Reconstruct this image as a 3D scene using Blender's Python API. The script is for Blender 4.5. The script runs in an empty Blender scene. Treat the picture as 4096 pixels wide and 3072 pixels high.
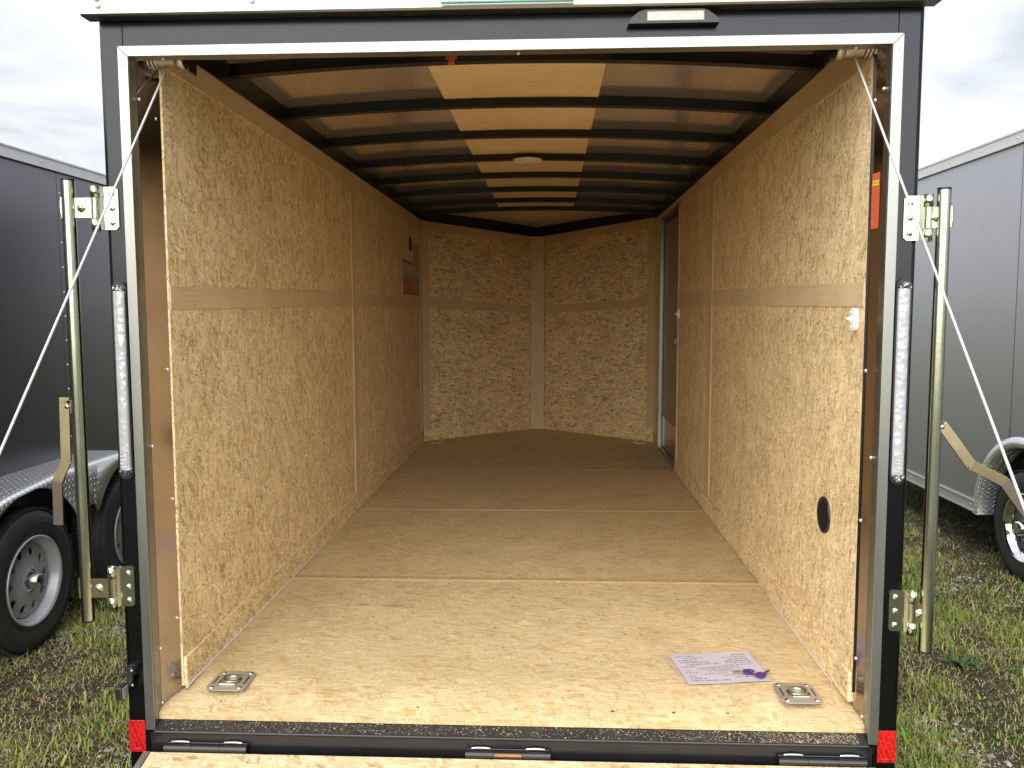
import bpy, math, random
import numpy as np
from mathutils import Vector
R = math.radians
random.seed(7); rng = np.random.default_rng(7)
S = bpy.context.scene
COL = S.collection

# ---------------------------------------------------------------- camera, world, sun, exposure
cd = bpy.data.cameras.new("camera"); cam = bpy.data.objects.new("camera", cd); COL.objects.link(cam)
S.camera = cam
CP = Vector((.1244, -2.2267, 1.0945)); YAW, PITCH, ROLL = .0458, -.0876, -.0023
Fw = Vector((-math.sin(YAW)*math.cos(PITCH), math.cos(YAW)*math.cos(PITCH), math.sin(PITCH)))
R0 = Vector((math.cos(YAW), math.sin(YAW), 0)); U0 = R0.cross(Fw)
Rr = R0*math.cos(ROLL)+U0*math.sin(ROLL); Ur = U0*math.cos(ROLL)-R0*math.sin(ROLL)
from mathutils import Matrix
m3 = Matrix((Rr, Ur, -Fw)).transposed()
cam.matrix_world = Matrix.Translation(CP) @ m3.to_4x4()
cd.sensor_fit = 'HORIZONTAL'; cd.sensor_width = 36; cd.lens = 3360.69/4096*36
cd.clip_start = .05; cd.clip_end = 3000

SUN_EL, SUN_AZ = 20, 200      # azimuth from +Y clockwise: behind the photographer
S.view_settings.view_transform = 'Standard'; S.view_settings.look = 'None'
S.view_settings.exposure = 2.12; S.view_settings.gamma = 1.0; S.view_settings.use_curve_mapping = False
w = bpy.data.worlds.new("World"); S.world = w; w.use_nodes = True
nt = w.node_tree; nt.nodes.clear()
def N(nt, t, **k):
    n = nt.nodes.new(t)
    for a, b in k.items():
        if a == 'inp':
            for i, v in b.items(): n.inputs[i].default_value = v
        else: setattr(n, a, b)
    return n
def lk(nt, a, b): nt.links.new(a, b)
def mth(nt, op, a, b=None, c=None, clamp=False):
    n = nt.nodes.new('ShaderNodeMath'); n.operation = op; n.use_clamp = clamp
    for i, v in enumerate((a, b, c)):
        if v is None: continue
        if isinstance(v, (int, float)): n.inputs[i].default_value = v
        else: nt.links.new(v, n.inputs[i])
    return n.outputs[0]
def mixc(nt, f, a, b, bt='MIX'):
    n = nt.nodes.new('ShaderNodeMix'); n.data_type = 'RGBA'; n.blend_type = bt
    for i, v in ((0, f), (6, a), (7, b)):
        if isinstance(v, (int, float)): n.inputs[i].default_value = v
        elif isinstance(v, tuple): n.inputs[i].default_value = v if len(v) == 4 else (*v, 1)
        else: nt.links.new(v, n.inputs[i])
    return n.outputs[2]
def ramp(nt, f, stops, interp='LINEAR'):
    n = nt.nodes.new('ShaderNodeValToRGB'); cr = n.color_ramp; cr.interpolation = interp
    while len(cr.elements) > 1: cr.elements.remove(cr.elements[-1])
    cr.elements[0].position = stops[0][0]; cr.elements[0].color = (*stops[0][1], 1)
    for p, c in stops[1:]:
        e = cr.elements.new(p); e.color = (*c, 1)
    nt.links.new(f, n.inputs[0]); return n.outputs[0]
sky = N(nt, 'ShaderNodeTexSky', sky_type='NISHITA', sun_disc=False, sun_elevation=R(SUN_EL), sun_rotation=R(SUN_AZ), air_density=1.0, dust_density=2.0)
tc = N(nt, 'ShaderNodeTexCoord'); sep = N(nt, 'ShaderNodeSeparateXYZ'); lk(nt, tc.outputs['Generated'], sep.inputs[0])
zc = mth(nt, 'MAXIMUM', sep.outputs[2], 0.0)
den = mth(nt, 'ADD', zc, .22)
cx = mth(nt, 'DIVIDE', sep.outputs[0], den); cy = mth(nt, 'DIVIDE', sep.outputs[1], den)
cmb = N(nt, 'ShaderNodeCombineXYZ'); lk(nt, cx, cmb.inputs[0]); lk(nt, cy, cmb.inputs[1])
n1 = N(nt, 'ShaderNodeTexNoise', inp={'Scale': 2.1, 'Detail': 7.0, 'Roughness': .52, 'Distortion': .35}); lk(nt, cmb.outputs[0], n1.inputs['Vector'])
cl = ramp(nt, n1.outputs['Fac'], [(.36, (1.16, 1.19, 1.28)), (.45, (1.48, 1.51, 1.59)), (.53, (1.74, 1.76, 1.82)), (.66, (2.10, 2.10, 2.14))])
grad = mth(nt, 'MULTIPLY_ADD', zc, .55, .90)
gs = N(nt, 'ShaderNodeVectorMath', operation='SCALE'); lk(nt, cl, gs.inputs[0]); lk(nt, grad, gs.inputs['Scale'])
fin = mixc(nt, .96, sky.outputs[0], gs.outputs[0])
bg = N(nt, 'ShaderNodeBackground', inp={'Strength': .13}); lk(nt, fin, bg.inputs[0])
wo = N(nt, 'ShaderNodeOutputWorld'); lk(nt, bg.outputs[0], wo.inputs[0])

sl = bpy.data.lights.new("sun", 'SUN'); sl.energy = 1.5; sl.angle = R(100); sl.color = (1, .965, .91)
so = bpy.data.objects.new("sun", sl); COL.objects.link(so)
sd = Vector((math.sin(R(SUN_AZ))*math.cos(R(SUN_EL)), math.cos(R(SUN_AZ))*math.cos(R(SUN_EL)), math.sin(R(SUN_EL))))
so.rotation_euler = sd.to_track_quat('Z', 'Y').to_euler()
so.location = (0, -6, 8)
cy_ = S.cycles
cy_.max_bounces = 14; cy_.diffuse_bounces = 12; cy_.glossy_bounces = 6; cy_.transmission_bounces = 6; cy_.transparent_max_bounces = 8
cy_.use_denoising = True; cy_.caustics_reflective = False; cy_.caustics_refractive = False; cy_.sample_clamp_indirect = 8
cy_.blur_glossy = .5

# ---------------------------------------------------------------- materials
MATS = {}
def newmat(name):
    m = bpy.data.materials.new(name); m.use_nodes = True; MATS[name] = m
    nt = m.node_tree; b = nt.nodes['Principled BSDF']
    return m, nt, b
def simple(name, col, rough=.5, metal=0., coat=0., wear=0., bump=0., bscale=60, spec=None, rvar=0., streak=None):
    m, nt, b = newmat(name)
    b.inputs['Roughness'].default_value = rough; b.inputs['Metallic'].default_value = metal
    b.inputs['Coat Weight'].default_value = coat; b.inputs['Coat Roughness'].default_value = .12
    if spec is not None: b.inputs['Specular IOR Level'].default_value = spec
    tc = N(nt, 'ShaderNodeTexCoord'); uv = tc.outputs['UV']
    mp = N(nt, 'ShaderNodeMapping'); lk(nt, uv, mp.inputs[0])
    if streak: mp.inputs['Scale'].default_value = (1/streak, 1, 1)
    nz = N(nt, 'ShaderNodeTexNoise', inp={'Scale': 9.0, 'Detail': 8.0, 'Roughness': .65}); lk(nt, mp.outputs[0], nz.inputs['Vector'])
    lo = tuple(c*(1-wear) for c in col); hi = tuple(min(1, c*(1+wear*.7)) for c in col)
    c = ramp(nt, nz.outputs['Fac'], [(.3, lo), (.7, hi)]); lk(nt, c, b.inputs['Base Color'])
    if rvar:
        r = mth(nt, 'MULTIPLY_ADD', nz.outputs['Fac'], rvar*2, rough-rvar); lk(nt, r, b.inputs['Roughness'])
    if bump:
        n2 = N(nt, 'ShaderNodeTexNoise', inp={'Scale': bscale, 'Detail': 3.0}); lk(nt, uv, n2.inputs['Vector'])
        bp = N(nt, 'ShaderNodeBump', inp={'Strength': bump, 'Distance': .002}); lk(nt, n2.outputs['Fac'], bp.inputs['Height'])
        lk(nt, bp.outputs[0], b.inputs['Normal'])
    return m

def osb(name, tint=(1, 1, 1), speck=1.0, contrast=1.0, fib=1.0, sk=1.0):
    m, nt, b = newmat(name)
    tc = N(nt, 'ShaderNodeTexCoord'); uv = tc.outputs['UV']
    wn = N(nt, 'ShaderNodeTexNoise', inp={'Scale': 22.0, 'Detail': 3.0}); lk(nt, uv, wn.inputs['Vector'])
    wv = N(nt, 'ShaderNodeVectorMath', operation='MULTIPLY_ADD'); lk(nt, wn.outputs['Color'], wv.inputs[0])
    wv.inputs[1].default_value = (.012, .012, 0); lk(nt, uv, wv.inputs[2])
    def layer(ang, off, lx=.042, ly=.014):
        mp = N(nt, 'ShaderNodeMapping', vector_type='POINT'); lk(nt, wv.outputs[0], mp.inputs[0])
        mp.inputs['Rotation'].default_value = (0, 0, ang); mp.inputs['Location'].default_value = (off, off*1.7, 0)
        sc = N(nt, 'ShaderNodeVectorMath', operation='MULTIPLY'); lk(nt, mp.outputs[0], sc.inputs[0]); sc.inputs[1].default_value = (1/lx, 1/ly, 1)
        v = N(nt, 'ShaderNodeTexVoronoi', voronoi_dimensions='2D', feature='F1', inp={'Scale': 1.0, 'Randomness': 1.0}); lk(nt, sc.outputs[0], v.inputs['Vector'])
        sp = N(nt, 'ShaderNodeSeparateColor'); lk(nt, v.outputs['Color'], sp.inputs[0])
        return sp, v
    A, va = layer(.5, 3.1); B, vb = layer(-.35, 7.7, .055, .017); C, vc = layer(.05, 1.3, .036, .012); D, vd = layer(1.25, 5.3, .026, .010)
    k = contrast
    def tone(s):
        base = (.88*tint[0], .70*tint[1], .425*tint[2])
        def q(f, w_=0): return tuple(max(0, min(1, c*(1+(f-1)*k))) for c in (base[0], base[1]*(1-.10*w_), base[2]*(1-.25*w_)))
        return ramp(nt, s, [(0, q(.66, 1.3)), (.10, q(.82, .7)), (.28, q(.95)), (.6, q(1.03)), (.85, q(1.14)), (1, q(1.26, -.3))])
    cA, cB, cC, cD = tone(A.outputs[0]), tone(B.outputs[0]), tone(C.outputs[0]), tone(D.outputs[0])
    s1 = mth(nt, 'GREATER_THAN', A.outputs[1], .45); s2 = mth(nt, 'GREATER_THAN', C.outputs[1], .62); s3 = mth(nt, 'GREATER_THAN', D.outputs[1], .80)
    c = mixc(nt, s1, cB, cA); c = mixc(nt, s2, c, cC); c = mixc(nt, s3, c, cD)
    # fibres
    fm = N(nt, 'ShaderNodeVectorMath', operation='MULTIPLY'); lk(nt, wv.outputs[0], fm.inputs[0]); fm.inputs[1].default_value = (16, 190, 1)
    fn = N(nt, 'ShaderNodeTexNoise', inp={'Scale': 1.0, 'Detail': 4.0, 'Roughness': .6}); lk(nt, fm.outputs[0], fn.inputs['Vector'])
    fr = ramp(nt, fn.outputs['Fac'], [(.3, (1-.10*fib, 1-.11*fib, 1-.14*fib)), (.5, (1, 1, 1)), (.72, (1+.05*fib, 1+.05*fib, 1+.04*fib))])
    c = mixc(nt, 1.0, c, fr, 'MULTIPLY')
    # broad tone patches
    bn = N(nt, 'ShaderNodeTexNoise', inp={'Scale': 5.0, 'Detail': 5.0, 'Roughness': .6}); lk(nt, uv, bn.inputs['Vector'])
    br = ramp(nt, bn.outputs['Fac'], [(.3, (.87, .85, .80)), (.5, (1, 1, 1)), (.7, (1.06, 1.07, 1.10))]); c = mixc(nt, 1.0, c, br, 'MULTIPLY')
    # rusty resin patches
    on = N(nt, 'ShaderNodeTexNoise', inp={'Scale': 14.0, 'Detail': 6.0, 'Roughness': .7, 'Distortion': 1.2}); lk(nt, uv, on.inputs['Vector'])
    of = mth(nt, 'MULTIPLY', mth(nt, 'SUBTRACT', on.outputs['Fac'], .585, clamp=True), 6, clamp=True)
    c = mixc(nt, mth(nt, 'MULTIPLY', of, .55), c, (.47, .26, .12))
    # short dark specks: gaps between flakes and the shadows beside them, painted in
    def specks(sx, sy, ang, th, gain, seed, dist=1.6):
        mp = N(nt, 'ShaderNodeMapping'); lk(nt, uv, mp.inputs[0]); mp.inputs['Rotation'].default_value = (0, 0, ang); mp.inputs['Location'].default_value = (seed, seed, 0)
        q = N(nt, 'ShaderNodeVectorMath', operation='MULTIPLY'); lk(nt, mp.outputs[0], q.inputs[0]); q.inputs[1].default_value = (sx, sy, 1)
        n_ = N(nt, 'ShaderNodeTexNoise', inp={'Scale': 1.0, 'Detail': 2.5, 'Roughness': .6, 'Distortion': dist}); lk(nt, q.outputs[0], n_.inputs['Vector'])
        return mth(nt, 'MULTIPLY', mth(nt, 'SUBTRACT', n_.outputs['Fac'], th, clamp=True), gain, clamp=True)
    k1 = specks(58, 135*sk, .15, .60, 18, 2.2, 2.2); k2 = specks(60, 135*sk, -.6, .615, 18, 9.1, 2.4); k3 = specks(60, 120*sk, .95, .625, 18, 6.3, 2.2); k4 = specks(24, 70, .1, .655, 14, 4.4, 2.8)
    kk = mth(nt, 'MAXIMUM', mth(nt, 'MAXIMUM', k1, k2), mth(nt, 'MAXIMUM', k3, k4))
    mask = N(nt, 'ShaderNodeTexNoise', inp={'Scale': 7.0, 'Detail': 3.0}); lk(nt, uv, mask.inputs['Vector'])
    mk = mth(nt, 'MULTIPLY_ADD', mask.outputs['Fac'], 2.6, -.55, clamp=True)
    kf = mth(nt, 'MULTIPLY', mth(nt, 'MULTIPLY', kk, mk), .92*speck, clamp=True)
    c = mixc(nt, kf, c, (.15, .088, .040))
    lk(nt, c, b.inputs['Base Color']); b.inputs['Roughness'].default_value = .52
    b.inputs['Specular IOR Level'].default_value = .35
    hsum = mth(nt, 'ADD', mth(nt, 'MULTIPLY', C.outputs[2], .5), mth(nt, 'MULTIPLY', A.outputs[2], .4))
    hh = mth(nt, 'SUBTRACT', mth(nt, 'ADD', hsum, mth(nt, 'MULTIPLY', fn.outputs['Fac'], .5)), kk)
    bp = N(nt, 'ShaderNodeBump', inp={'Strength': .35, 'Distance': .0012}); lk(nt, hh, bp.inputs['Height']); lk(nt, bp.outputs[0], b.inputs['Normal'])
    return m
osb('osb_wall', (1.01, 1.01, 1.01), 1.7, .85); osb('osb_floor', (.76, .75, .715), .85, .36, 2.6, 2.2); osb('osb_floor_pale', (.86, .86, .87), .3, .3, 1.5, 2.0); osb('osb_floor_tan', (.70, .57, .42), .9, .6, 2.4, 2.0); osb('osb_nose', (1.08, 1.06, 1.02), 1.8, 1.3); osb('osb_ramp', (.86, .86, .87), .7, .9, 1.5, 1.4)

def ply(name, col, grain=(7, 130)):
    m, nt, b = newmat(name)
    tc = N(nt, 'ShaderNodeTexCoord'); q = N(nt, 'ShaderNodeVectorMath', operation='MULTIPLY'); lk(nt, tc.outputs['UV'], q.inputs[0]); q.inputs[1].default_value = (*grain, 1)
    n_ = N(nt, 'ShaderNodeTexNoise', inp={'Scale': 1.0, 'Detail': 5.0, 'Roughness': .6, 'Distortion': .6}); lk(nt, q.outputs[0], n_.inputs['Vector'])
    n2 = N(nt, 'ShaderNodeTexNoise', inp={'Scale': 3.0, 'Detail': 4.0, 'Distortion': 1.0}); lk(nt, tc.outputs['UV'], n2.inputs['Vector'])
    c = ramp(nt, n_.outputs['Fac'], [(.3, tuple(x*.9 for x in col)), (.7, tuple(x*1.06 for x in col))])
    c = mixc(nt, 1.0, c, ramp(nt, n2.outputs['Fac'], [(.3, (.9, .88, .86)), (.7, (1.06, 1.06, 1.06))]), 'MULTIPLY')
    n3 = N(nt, 'ShaderNodeTexNoise', inp={'Scale': 38.0, 'Detail': 2.0, 'Distortion': .5}); lk(nt, tc.outputs['UV'], n3.inputs['Vector'])
    c = mixc(nt, mth(nt, 'MULTIPLY', mth(nt, 'SUBTRACT', n3.outputs['Fac'], .73, clamp=True), 9, clamp=True), c, tuple(x*.45 for x in col))
    lk(nt, c, b.inputs['Base Color']); b.inputs['Roughness'].default_value = .55
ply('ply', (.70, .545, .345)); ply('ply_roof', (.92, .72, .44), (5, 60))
ply('board_edge', (.5, .38, .2), (60, 90))
simple('body_paint', (.031, .0325, .036), .22, .9, 0, .03)
simple('body_paint_light', (.40, .405, .44), .30, .55, 0, .02)
simple('body_paint_dark', (.15, .15, .168), .28, .65, 0, .03)
simple('alu', (.33, .345, .325), .34, .95, 0, .10, .06, 180, rvar=.07, streak=6)
simple('alu_white', (.56, .56, .56), .42, .3, 0, .05, .03, rvar=.05)
simple('alu_skin', (.92, .83, .77), .13, .82, 0, .05, .03, 20, rvar=.03)
simple('jamb_metal', (.44, .37, .33), .12, 1., 0, .05, rvar=.03, streak=5)
simple('chrome', (.72, .72, .74), .06, 1.)
simple('zinc', (.50, .53, .40), .21, 1., 0, .08, .05, 90, rvar=.06)
simple('zinc_yellow', (.42, .36, .22), .33, 1., 0, .14, .08, 120, rvar=.07)
simple('zinc_dark', (.22, .18, .15), .45, .9, 0, .15, .1, 100)
simple('steel', (.62, .62, .61), .33, .75, 0, .1, rvar=.06)
simple('galv', (.55, .54, .50), .35, 1., 0, .18, .2, 150)
simple('black_paint', (.010, .010, .013), .32, 0, .3, .2, .04, 200)
simple('black_rib', (.006, .006, .009), .34, 0, .0, .2, .03, 200)
simple('sill_black', (.022, .020, .018), .45, 0, 0, .4, .3, 300, rvar=.1)
simple('black_plastic', (.016, .016, .018), .35, 0, 0, .1)
simple('rubber', (.028, .028, .030), .62, 0, 0, .25, .2, 120)
simple('dark_void', (.006, .006, .006), .8)
simple('wheel_grey', (.46, .47, .50), .38, .3, .2, .04)
simple('wheel_dark', (.16, .165, .175), .4, .4, .2, .05)
simple('white_plastic', (.78, .78, .76), .4)
simple('lamp_cream', (.88, .82, .62), .4)
simple('orange_plastic', (.75, .12, .03), .45)
simple('red_plastic', (.5, .02, .02), .4)
simple('purple_plastic', (.075, .025, .20), .35)
simple('door_skin', (.30, .245, .20), .42, .2, 0, .04)
simple('kick_plate', (.2, .17, .14), .15, .9)
simple('paper', (.70, .70, .80), .6, 0, 0, .03)
simple('caulk', (.75, .75, .73), .35, 0, 0, .05)
simple('rust', (.45, .20, .05), .8, 0, 0, .5, .5, 200)
simple('cable', (.62, .62, .62), .45, .35, 0, .1)
simple('pcb', (.02, .30, .18), .4)
simple('led', (.75, .74, .60), .25, .1)

def clear_plastic(name, col, ior=1.45, rough=.08, alpha=.35):
    m, nt, b = newmat(name)
    b.inputs['Base Color'].default_value = (*col, 1); b.inputs['Roughness'].default_value = rough
    b.inputs['Alpha'].default_value = alpha; b.inputs['Specular IOR Level'].default_value = .8
    return m
clear_plastic('sleeve', (.62, .50, .52), rough=.15, alpha=.28)
clear_plastic('clear_lens', (.85, .87, .9), alpha=.14)
simple('lamp_backing', (.42, .42, .36), .4, .3)

def tail_lens(name, strong=False):
    m, nt, b = newmat(name)
    tc = N(nt, 'ShaderNodeTexCoord')
    v = N(nt, 'ShaderNodeTexVoronoi', inp={'Scale': 55.0 if not strong else 130.0}); lk(nt, tc.outputs['UV'], v.inputs['Vector'])
    if strong: c = ramp(nt, v.outputs['Distance'], [(.1, (.9, .9, .95)), (.35, (.25, .25, .28)), (.6, (.04, .04, .05))])
    else: c = ramp(nt, v.outputs['Distance'], [(0, (.58, .58, .62)), (.6, (.50, .50, .54))])
    lk(nt, c, b.inputs['Base Color']); b.inputs['Roughness'].default_value = .2; b.inputs['Metallic'].default_value = .25
    bp = N(nt, 'ShaderNodeBump', inp={'Strength': .5, 'Distance': .003}); lk(nt, v.outputs['Distance'], bp.inputs['Height']); lk(nt, bp.outputs[0], b.inputs['Normal'])
tail_lens('tail_lens'); tail_lens('tail_end', True)

def tread_plate():
    m, nt, b = newmat('tread_plate')
    tc = N(nt, 'ShaderNodeTexCoord')
    mp = N(nt, 'ShaderNodeMapping'); lk(nt, tc.outputs['UV'], mp.inputs[0]); mp.inputs['Rotation'].default_value = (0, 0, R(45)); mp.inputs['Scale'].default_value = (42, 42, 42)
    sp = N(nt, 'ShaderNodeSeparateXYZ'); lk(nt, mp.outputs[0], sp.inputs[0])
    fx = mth(nt, 'FLOOR', sp.outputs[0]); fy = mth(nt, 'FLOOR', sp.outputs[1])
    par = mth(nt, 'FLOORED_MODULO', mth(nt, 'ADD', fx, fy), 2.0)
    qx = mth(nt, 'ABSOLUTE', mth(nt, 'SUBTRACT', mth(nt, 'SUBTRACT', sp.outputs[0], fx), .5)); qy = mth(nt, 'ABSOLUTE', mth(nt, 'SUBTRACT', mth(nt, 'SUBTRACT', sp.outputs[1], fy), .5))
    def mx(a, bb): return mth(nt, 'ADD', mth(nt, 'MULTIPLY', a, mth(nt, 'SUBTRACT', 1.0, par)), mth(nt, 'MULTIPLY', bb, par))
    A, B = mx(qx, qy), mx(qy, qx)
    d = mth(nt, 'SUBTRACT', 1.0, mth(nt, 'ADD', mth(nt, 'DIVIDE', A, .5), mth(nt, 'DIVIDE', B, .15)), clamp=True)
    h = mth(nt, 'MULTIPLY', d, 1.8, clamp=True)
    bp = N(nt, 'ShaderNodeBump', inp={'Strength': 1.0, 'Distance': .004}); lk(nt, h, bp.inputs['Height']); lk(nt, bp.outputs[0], b.inputs['Normal'])
    b.inputs['Base Color'].default_value = (.82, .83, .86, 1); b.inputs['Metallic'].default_value = .85; b.inputs['Roughness'].default_value = .3
tread_plate()

def reflector_mat():
    m, nt, b = newmat('reflector_red')
    tc = N(nt, 'ShaderNodeTexCoord'); mp = N(nt, 'ShaderNodeMapping'); lk(nt, tc.outputs['UV'], mp.inputs[0]); mp.inputs['Rotation'].default_value = (0, 0, R(22))
    bk = N(nt, 'ShaderNodeTexBrick', offset=.5, inp={'Scale': 34.0, 'Mortar Size': .03, 'Color1': (.55, .010, .010, 1), 'Color2': (.34, .005, .008, 1), 'Mortar': (.62, .03, .03, 1), 'Brick Width': .8, 'Row Height': .42})
    lk(nt, mp.outputs[0], bk.inputs['Vector']); lk(nt, bk.outputs['Color'], b.inputs['Base Color']); b.inputs['Roughness'].default_value = .18
    b.inputs['Coat Weight'].default_value = .4
reflector_mat()

def print_lines(name, bg_, ink, rows, dens, amount=.8, margin=.06):
    """rows of print running along U; bg paper"""
    m, nt, b = newmat(name)
    tc = N(nt, 'ShaderNodeTexCoord'); sp = N(nt, 'ShaderNodeSeparateXYZ'); lk(nt, tc.outputs['UV'], sp.inputs[0])
    U, V = sp.outputs[0], sp.outputs[1]
    vr = mth(nt, 'MULTIPLY', V, float(rows)); fr = mth(nt, 'FRACT', vr); row = mth(nt, 'FLOOR', vr)
    inrow = mth(nt, 'MULTIPLY', mth(nt, 'GREATER_THAN', fr, .28), mth(nt, 'LESS_THAN', fr, .78))
    cb = N(nt, 'ShaderNodeCombineXYZ'); lk(nt, mth(nt, 'MULTIPLY', U, float(dens)), cb.inputs[0]); lk(nt, mth(nt, 'MULTIPLY', row, 3.7), cb.inputs[1])
    wn = N(nt, 'ShaderNodeTexNoise', inp={'Scale': 1.0, 'Detail': 3.0, 'Roughness': .8}); lk(nt, cb.outputs[0], wn.inputs['Vector'])
    cb2 = N(nt, 'ShaderNodeCombineXYZ'); lk(nt, mth(nt, 'MULTIPLY', U, 2.2), cb2.inputs[0]); lk(nt, mth(nt, 'MULTIPLY', row, .45), cb2.inputs[1])
    w2 = N(nt, 'ShaderNodeTexNoise', inp={'Scale': 1.3, 'Detail': 0.0}); lk(nt, cb2.outputs[0], w2.inputs['Vector'])
    ink_ = mth(nt, 'MULTIPLY', mth(nt, 'MULTIPLY', mth(nt, 'GREATER_THAN', wn.outputs['Fac'], .47), inrow), mth(nt, 'GREATER_THAN', w2.outputs['Fac'], .45))
    inside = mth(nt, 'MULTIPLY', mth(nt, 'MULTIPLY', mth(nt, 'GREATER_THAN', U, margin), mth(nt, 'LESS_THAN', U, 1-margin)), mth(nt, 'MULTIPLY', mth(nt, 'GREATER_THAN', V, .05), mth(nt, 'LESS_THAN', V, .95)))
    f = mth(nt, 'MULTIPLY', mth(nt, 'MULTIPLY', ink_, inside), amount)
    lk(nt, mixc(nt, f, bg_, ink), b.inputs['Base Color']); b.inputs['Roughness'].default_value = .5
print_lines('printed_paper', (.64, .64, .72), (.14, .13, .2), 15, 80, .9)
print_lines('sticker_orange', (.50, .10, .035), (.45, .09, .03), 26, 20, .7, .08)
def poster(name, stops, nscale):
    m, nt, b = newmat(name)
    tc = N(nt, 'ShaderNodeTexCoord'); sp = N(nt, 'ShaderNodeSeparateXYZ'); lk(nt, tc.outputs['UV'], sp.inputs[0])
    n_ = N(nt, 'ShaderNodeTexNoise', inp={'Scale': nscale, 'Detail': 4.0, 'Roughness': .7}); lk(nt, tc.outputs['UV'], n_.inputs['Vector'])
    v = mth(nt, 'ADD', sp.outputs[1], mth(nt, 'MULTIPLY', mth(nt, 'SUBTRACT', n_.outputs['Fac'], .5), .22))
    c = ramp(nt, v, stops)
    c = mixc(nt, .5, c, mixc(nt, n_.outputs['Fac'], (.1, .1, .12), (.9, .85, .8)), 'OVERLAY')
    lk(nt, c, b.inputs['Base Color']); b.inputs['Roughness'].default_value = .35
poster('poster_picture', [(0, (.30, .05, .03)), (.34, (.42, .07, .04)), (.40, (.12, .12, .10)), (.55, (.30, .25, .20)), (.75, (.5, .38, .33)), (.84, (.55, .55, .5)), (.93, (.06, .09, .14))], 9)
poster('poster_notice', [(0, (.10, .11, .11)), (.2, (.30, .32, .32)), (.26, (.14, .15, .15)), (.42, (.45, .30, .28)), (.85, (.5, .30, .27)), (.93, (.5, .12, .08))], 14)

def ground_mat():
    m, nt, b = newmat('ground')
    tc = N(nt, 'ShaderNodeTexCoord'); o = tc.outputs['Object']
    n1 = N(nt, 'ShaderNodeTexNoise', inp={'Scale': .9, 'Detail': 5.0, 'Roughness': .6}); lk(nt, o, n1.inputs['Vector'])
    n2 = N(nt, 'ShaderNodeTexNoise', inp={'Scale': 28.0, 'Detail': 6.0, 'Roughness': .7}); lk(nt, o, n2.inputs['Vector'])
    n3 = N(nt, 'ShaderNodeTexVoronoi', inp={'Scale': 60.0}); lk(nt, o, n3.inputs['Vector'])
    soil = ramp(nt, n2.outputs['Fac'], [(.3, (.035, .026, .018)), (.5, (.085, .066, .045)), (.7, (.19, .155, .115))])
    grs = ramp(nt, n2.outputs['Fac'], [(.3, (.030, .040, .014)), (.55, (.070, .088, .030)), (.75, (.15, .16, .07))])
    f = mth(nt, 'MULTIPLY', mth(nt, 'SUBTRACT', n1.outputs['Fac'], .42, clamp=True), 6, clamp=True)
    c = mixc(nt, f, soil, grs)
    ln = N(nt, 'ShaderNodeVectorMath', operation='LENGTH'); lk(nt, o, ln.inputs[0])
    far = mth(nt, 'MULTIPLY', mth(nt, 'SUBTRACT', ln.outputs['Value'], 8.0, clamp=False), .15, clamp=True)
    c = mixc(nt, far, c, mixc(nt, n2.outputs['Fac'], (.08, .11, .035), (.16, .18, .075)))
    lk(nt, c, b.inputs['Base Color']); b.inputs['Roughness'].default_value = .9; b.inputs['Specular IOR Level'].default_value = .2
    bp = N(nt, 'ShaderNodeBump', inp={'Strength': .8, 'Distance': .02}); lk(nt, mth(nt, 'ADD', n2.outputs['Fac'], n3.outputs['Distance']), bp.inputs['Height']); lk(nt, bp.outputs[0], b.inputs['Normal'])
ground_mat()
def attr_mat(name, rough=.6, sub=.0):
    m, nt, b = newmat(name)
    a = N(nt, 'ShaderNodeAttribute', attribute_name='tint'); lk(nt, a.outputs['Color'], b.inputs['Base Color'])
    b.inputs['Roughness'].default_value = rough; b.inputs['Specular IOR Level'].default_value = .3
attr_mat('grass_blade'); attr_mat('pebble', .8); attr_mat('chips', .7)

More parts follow.
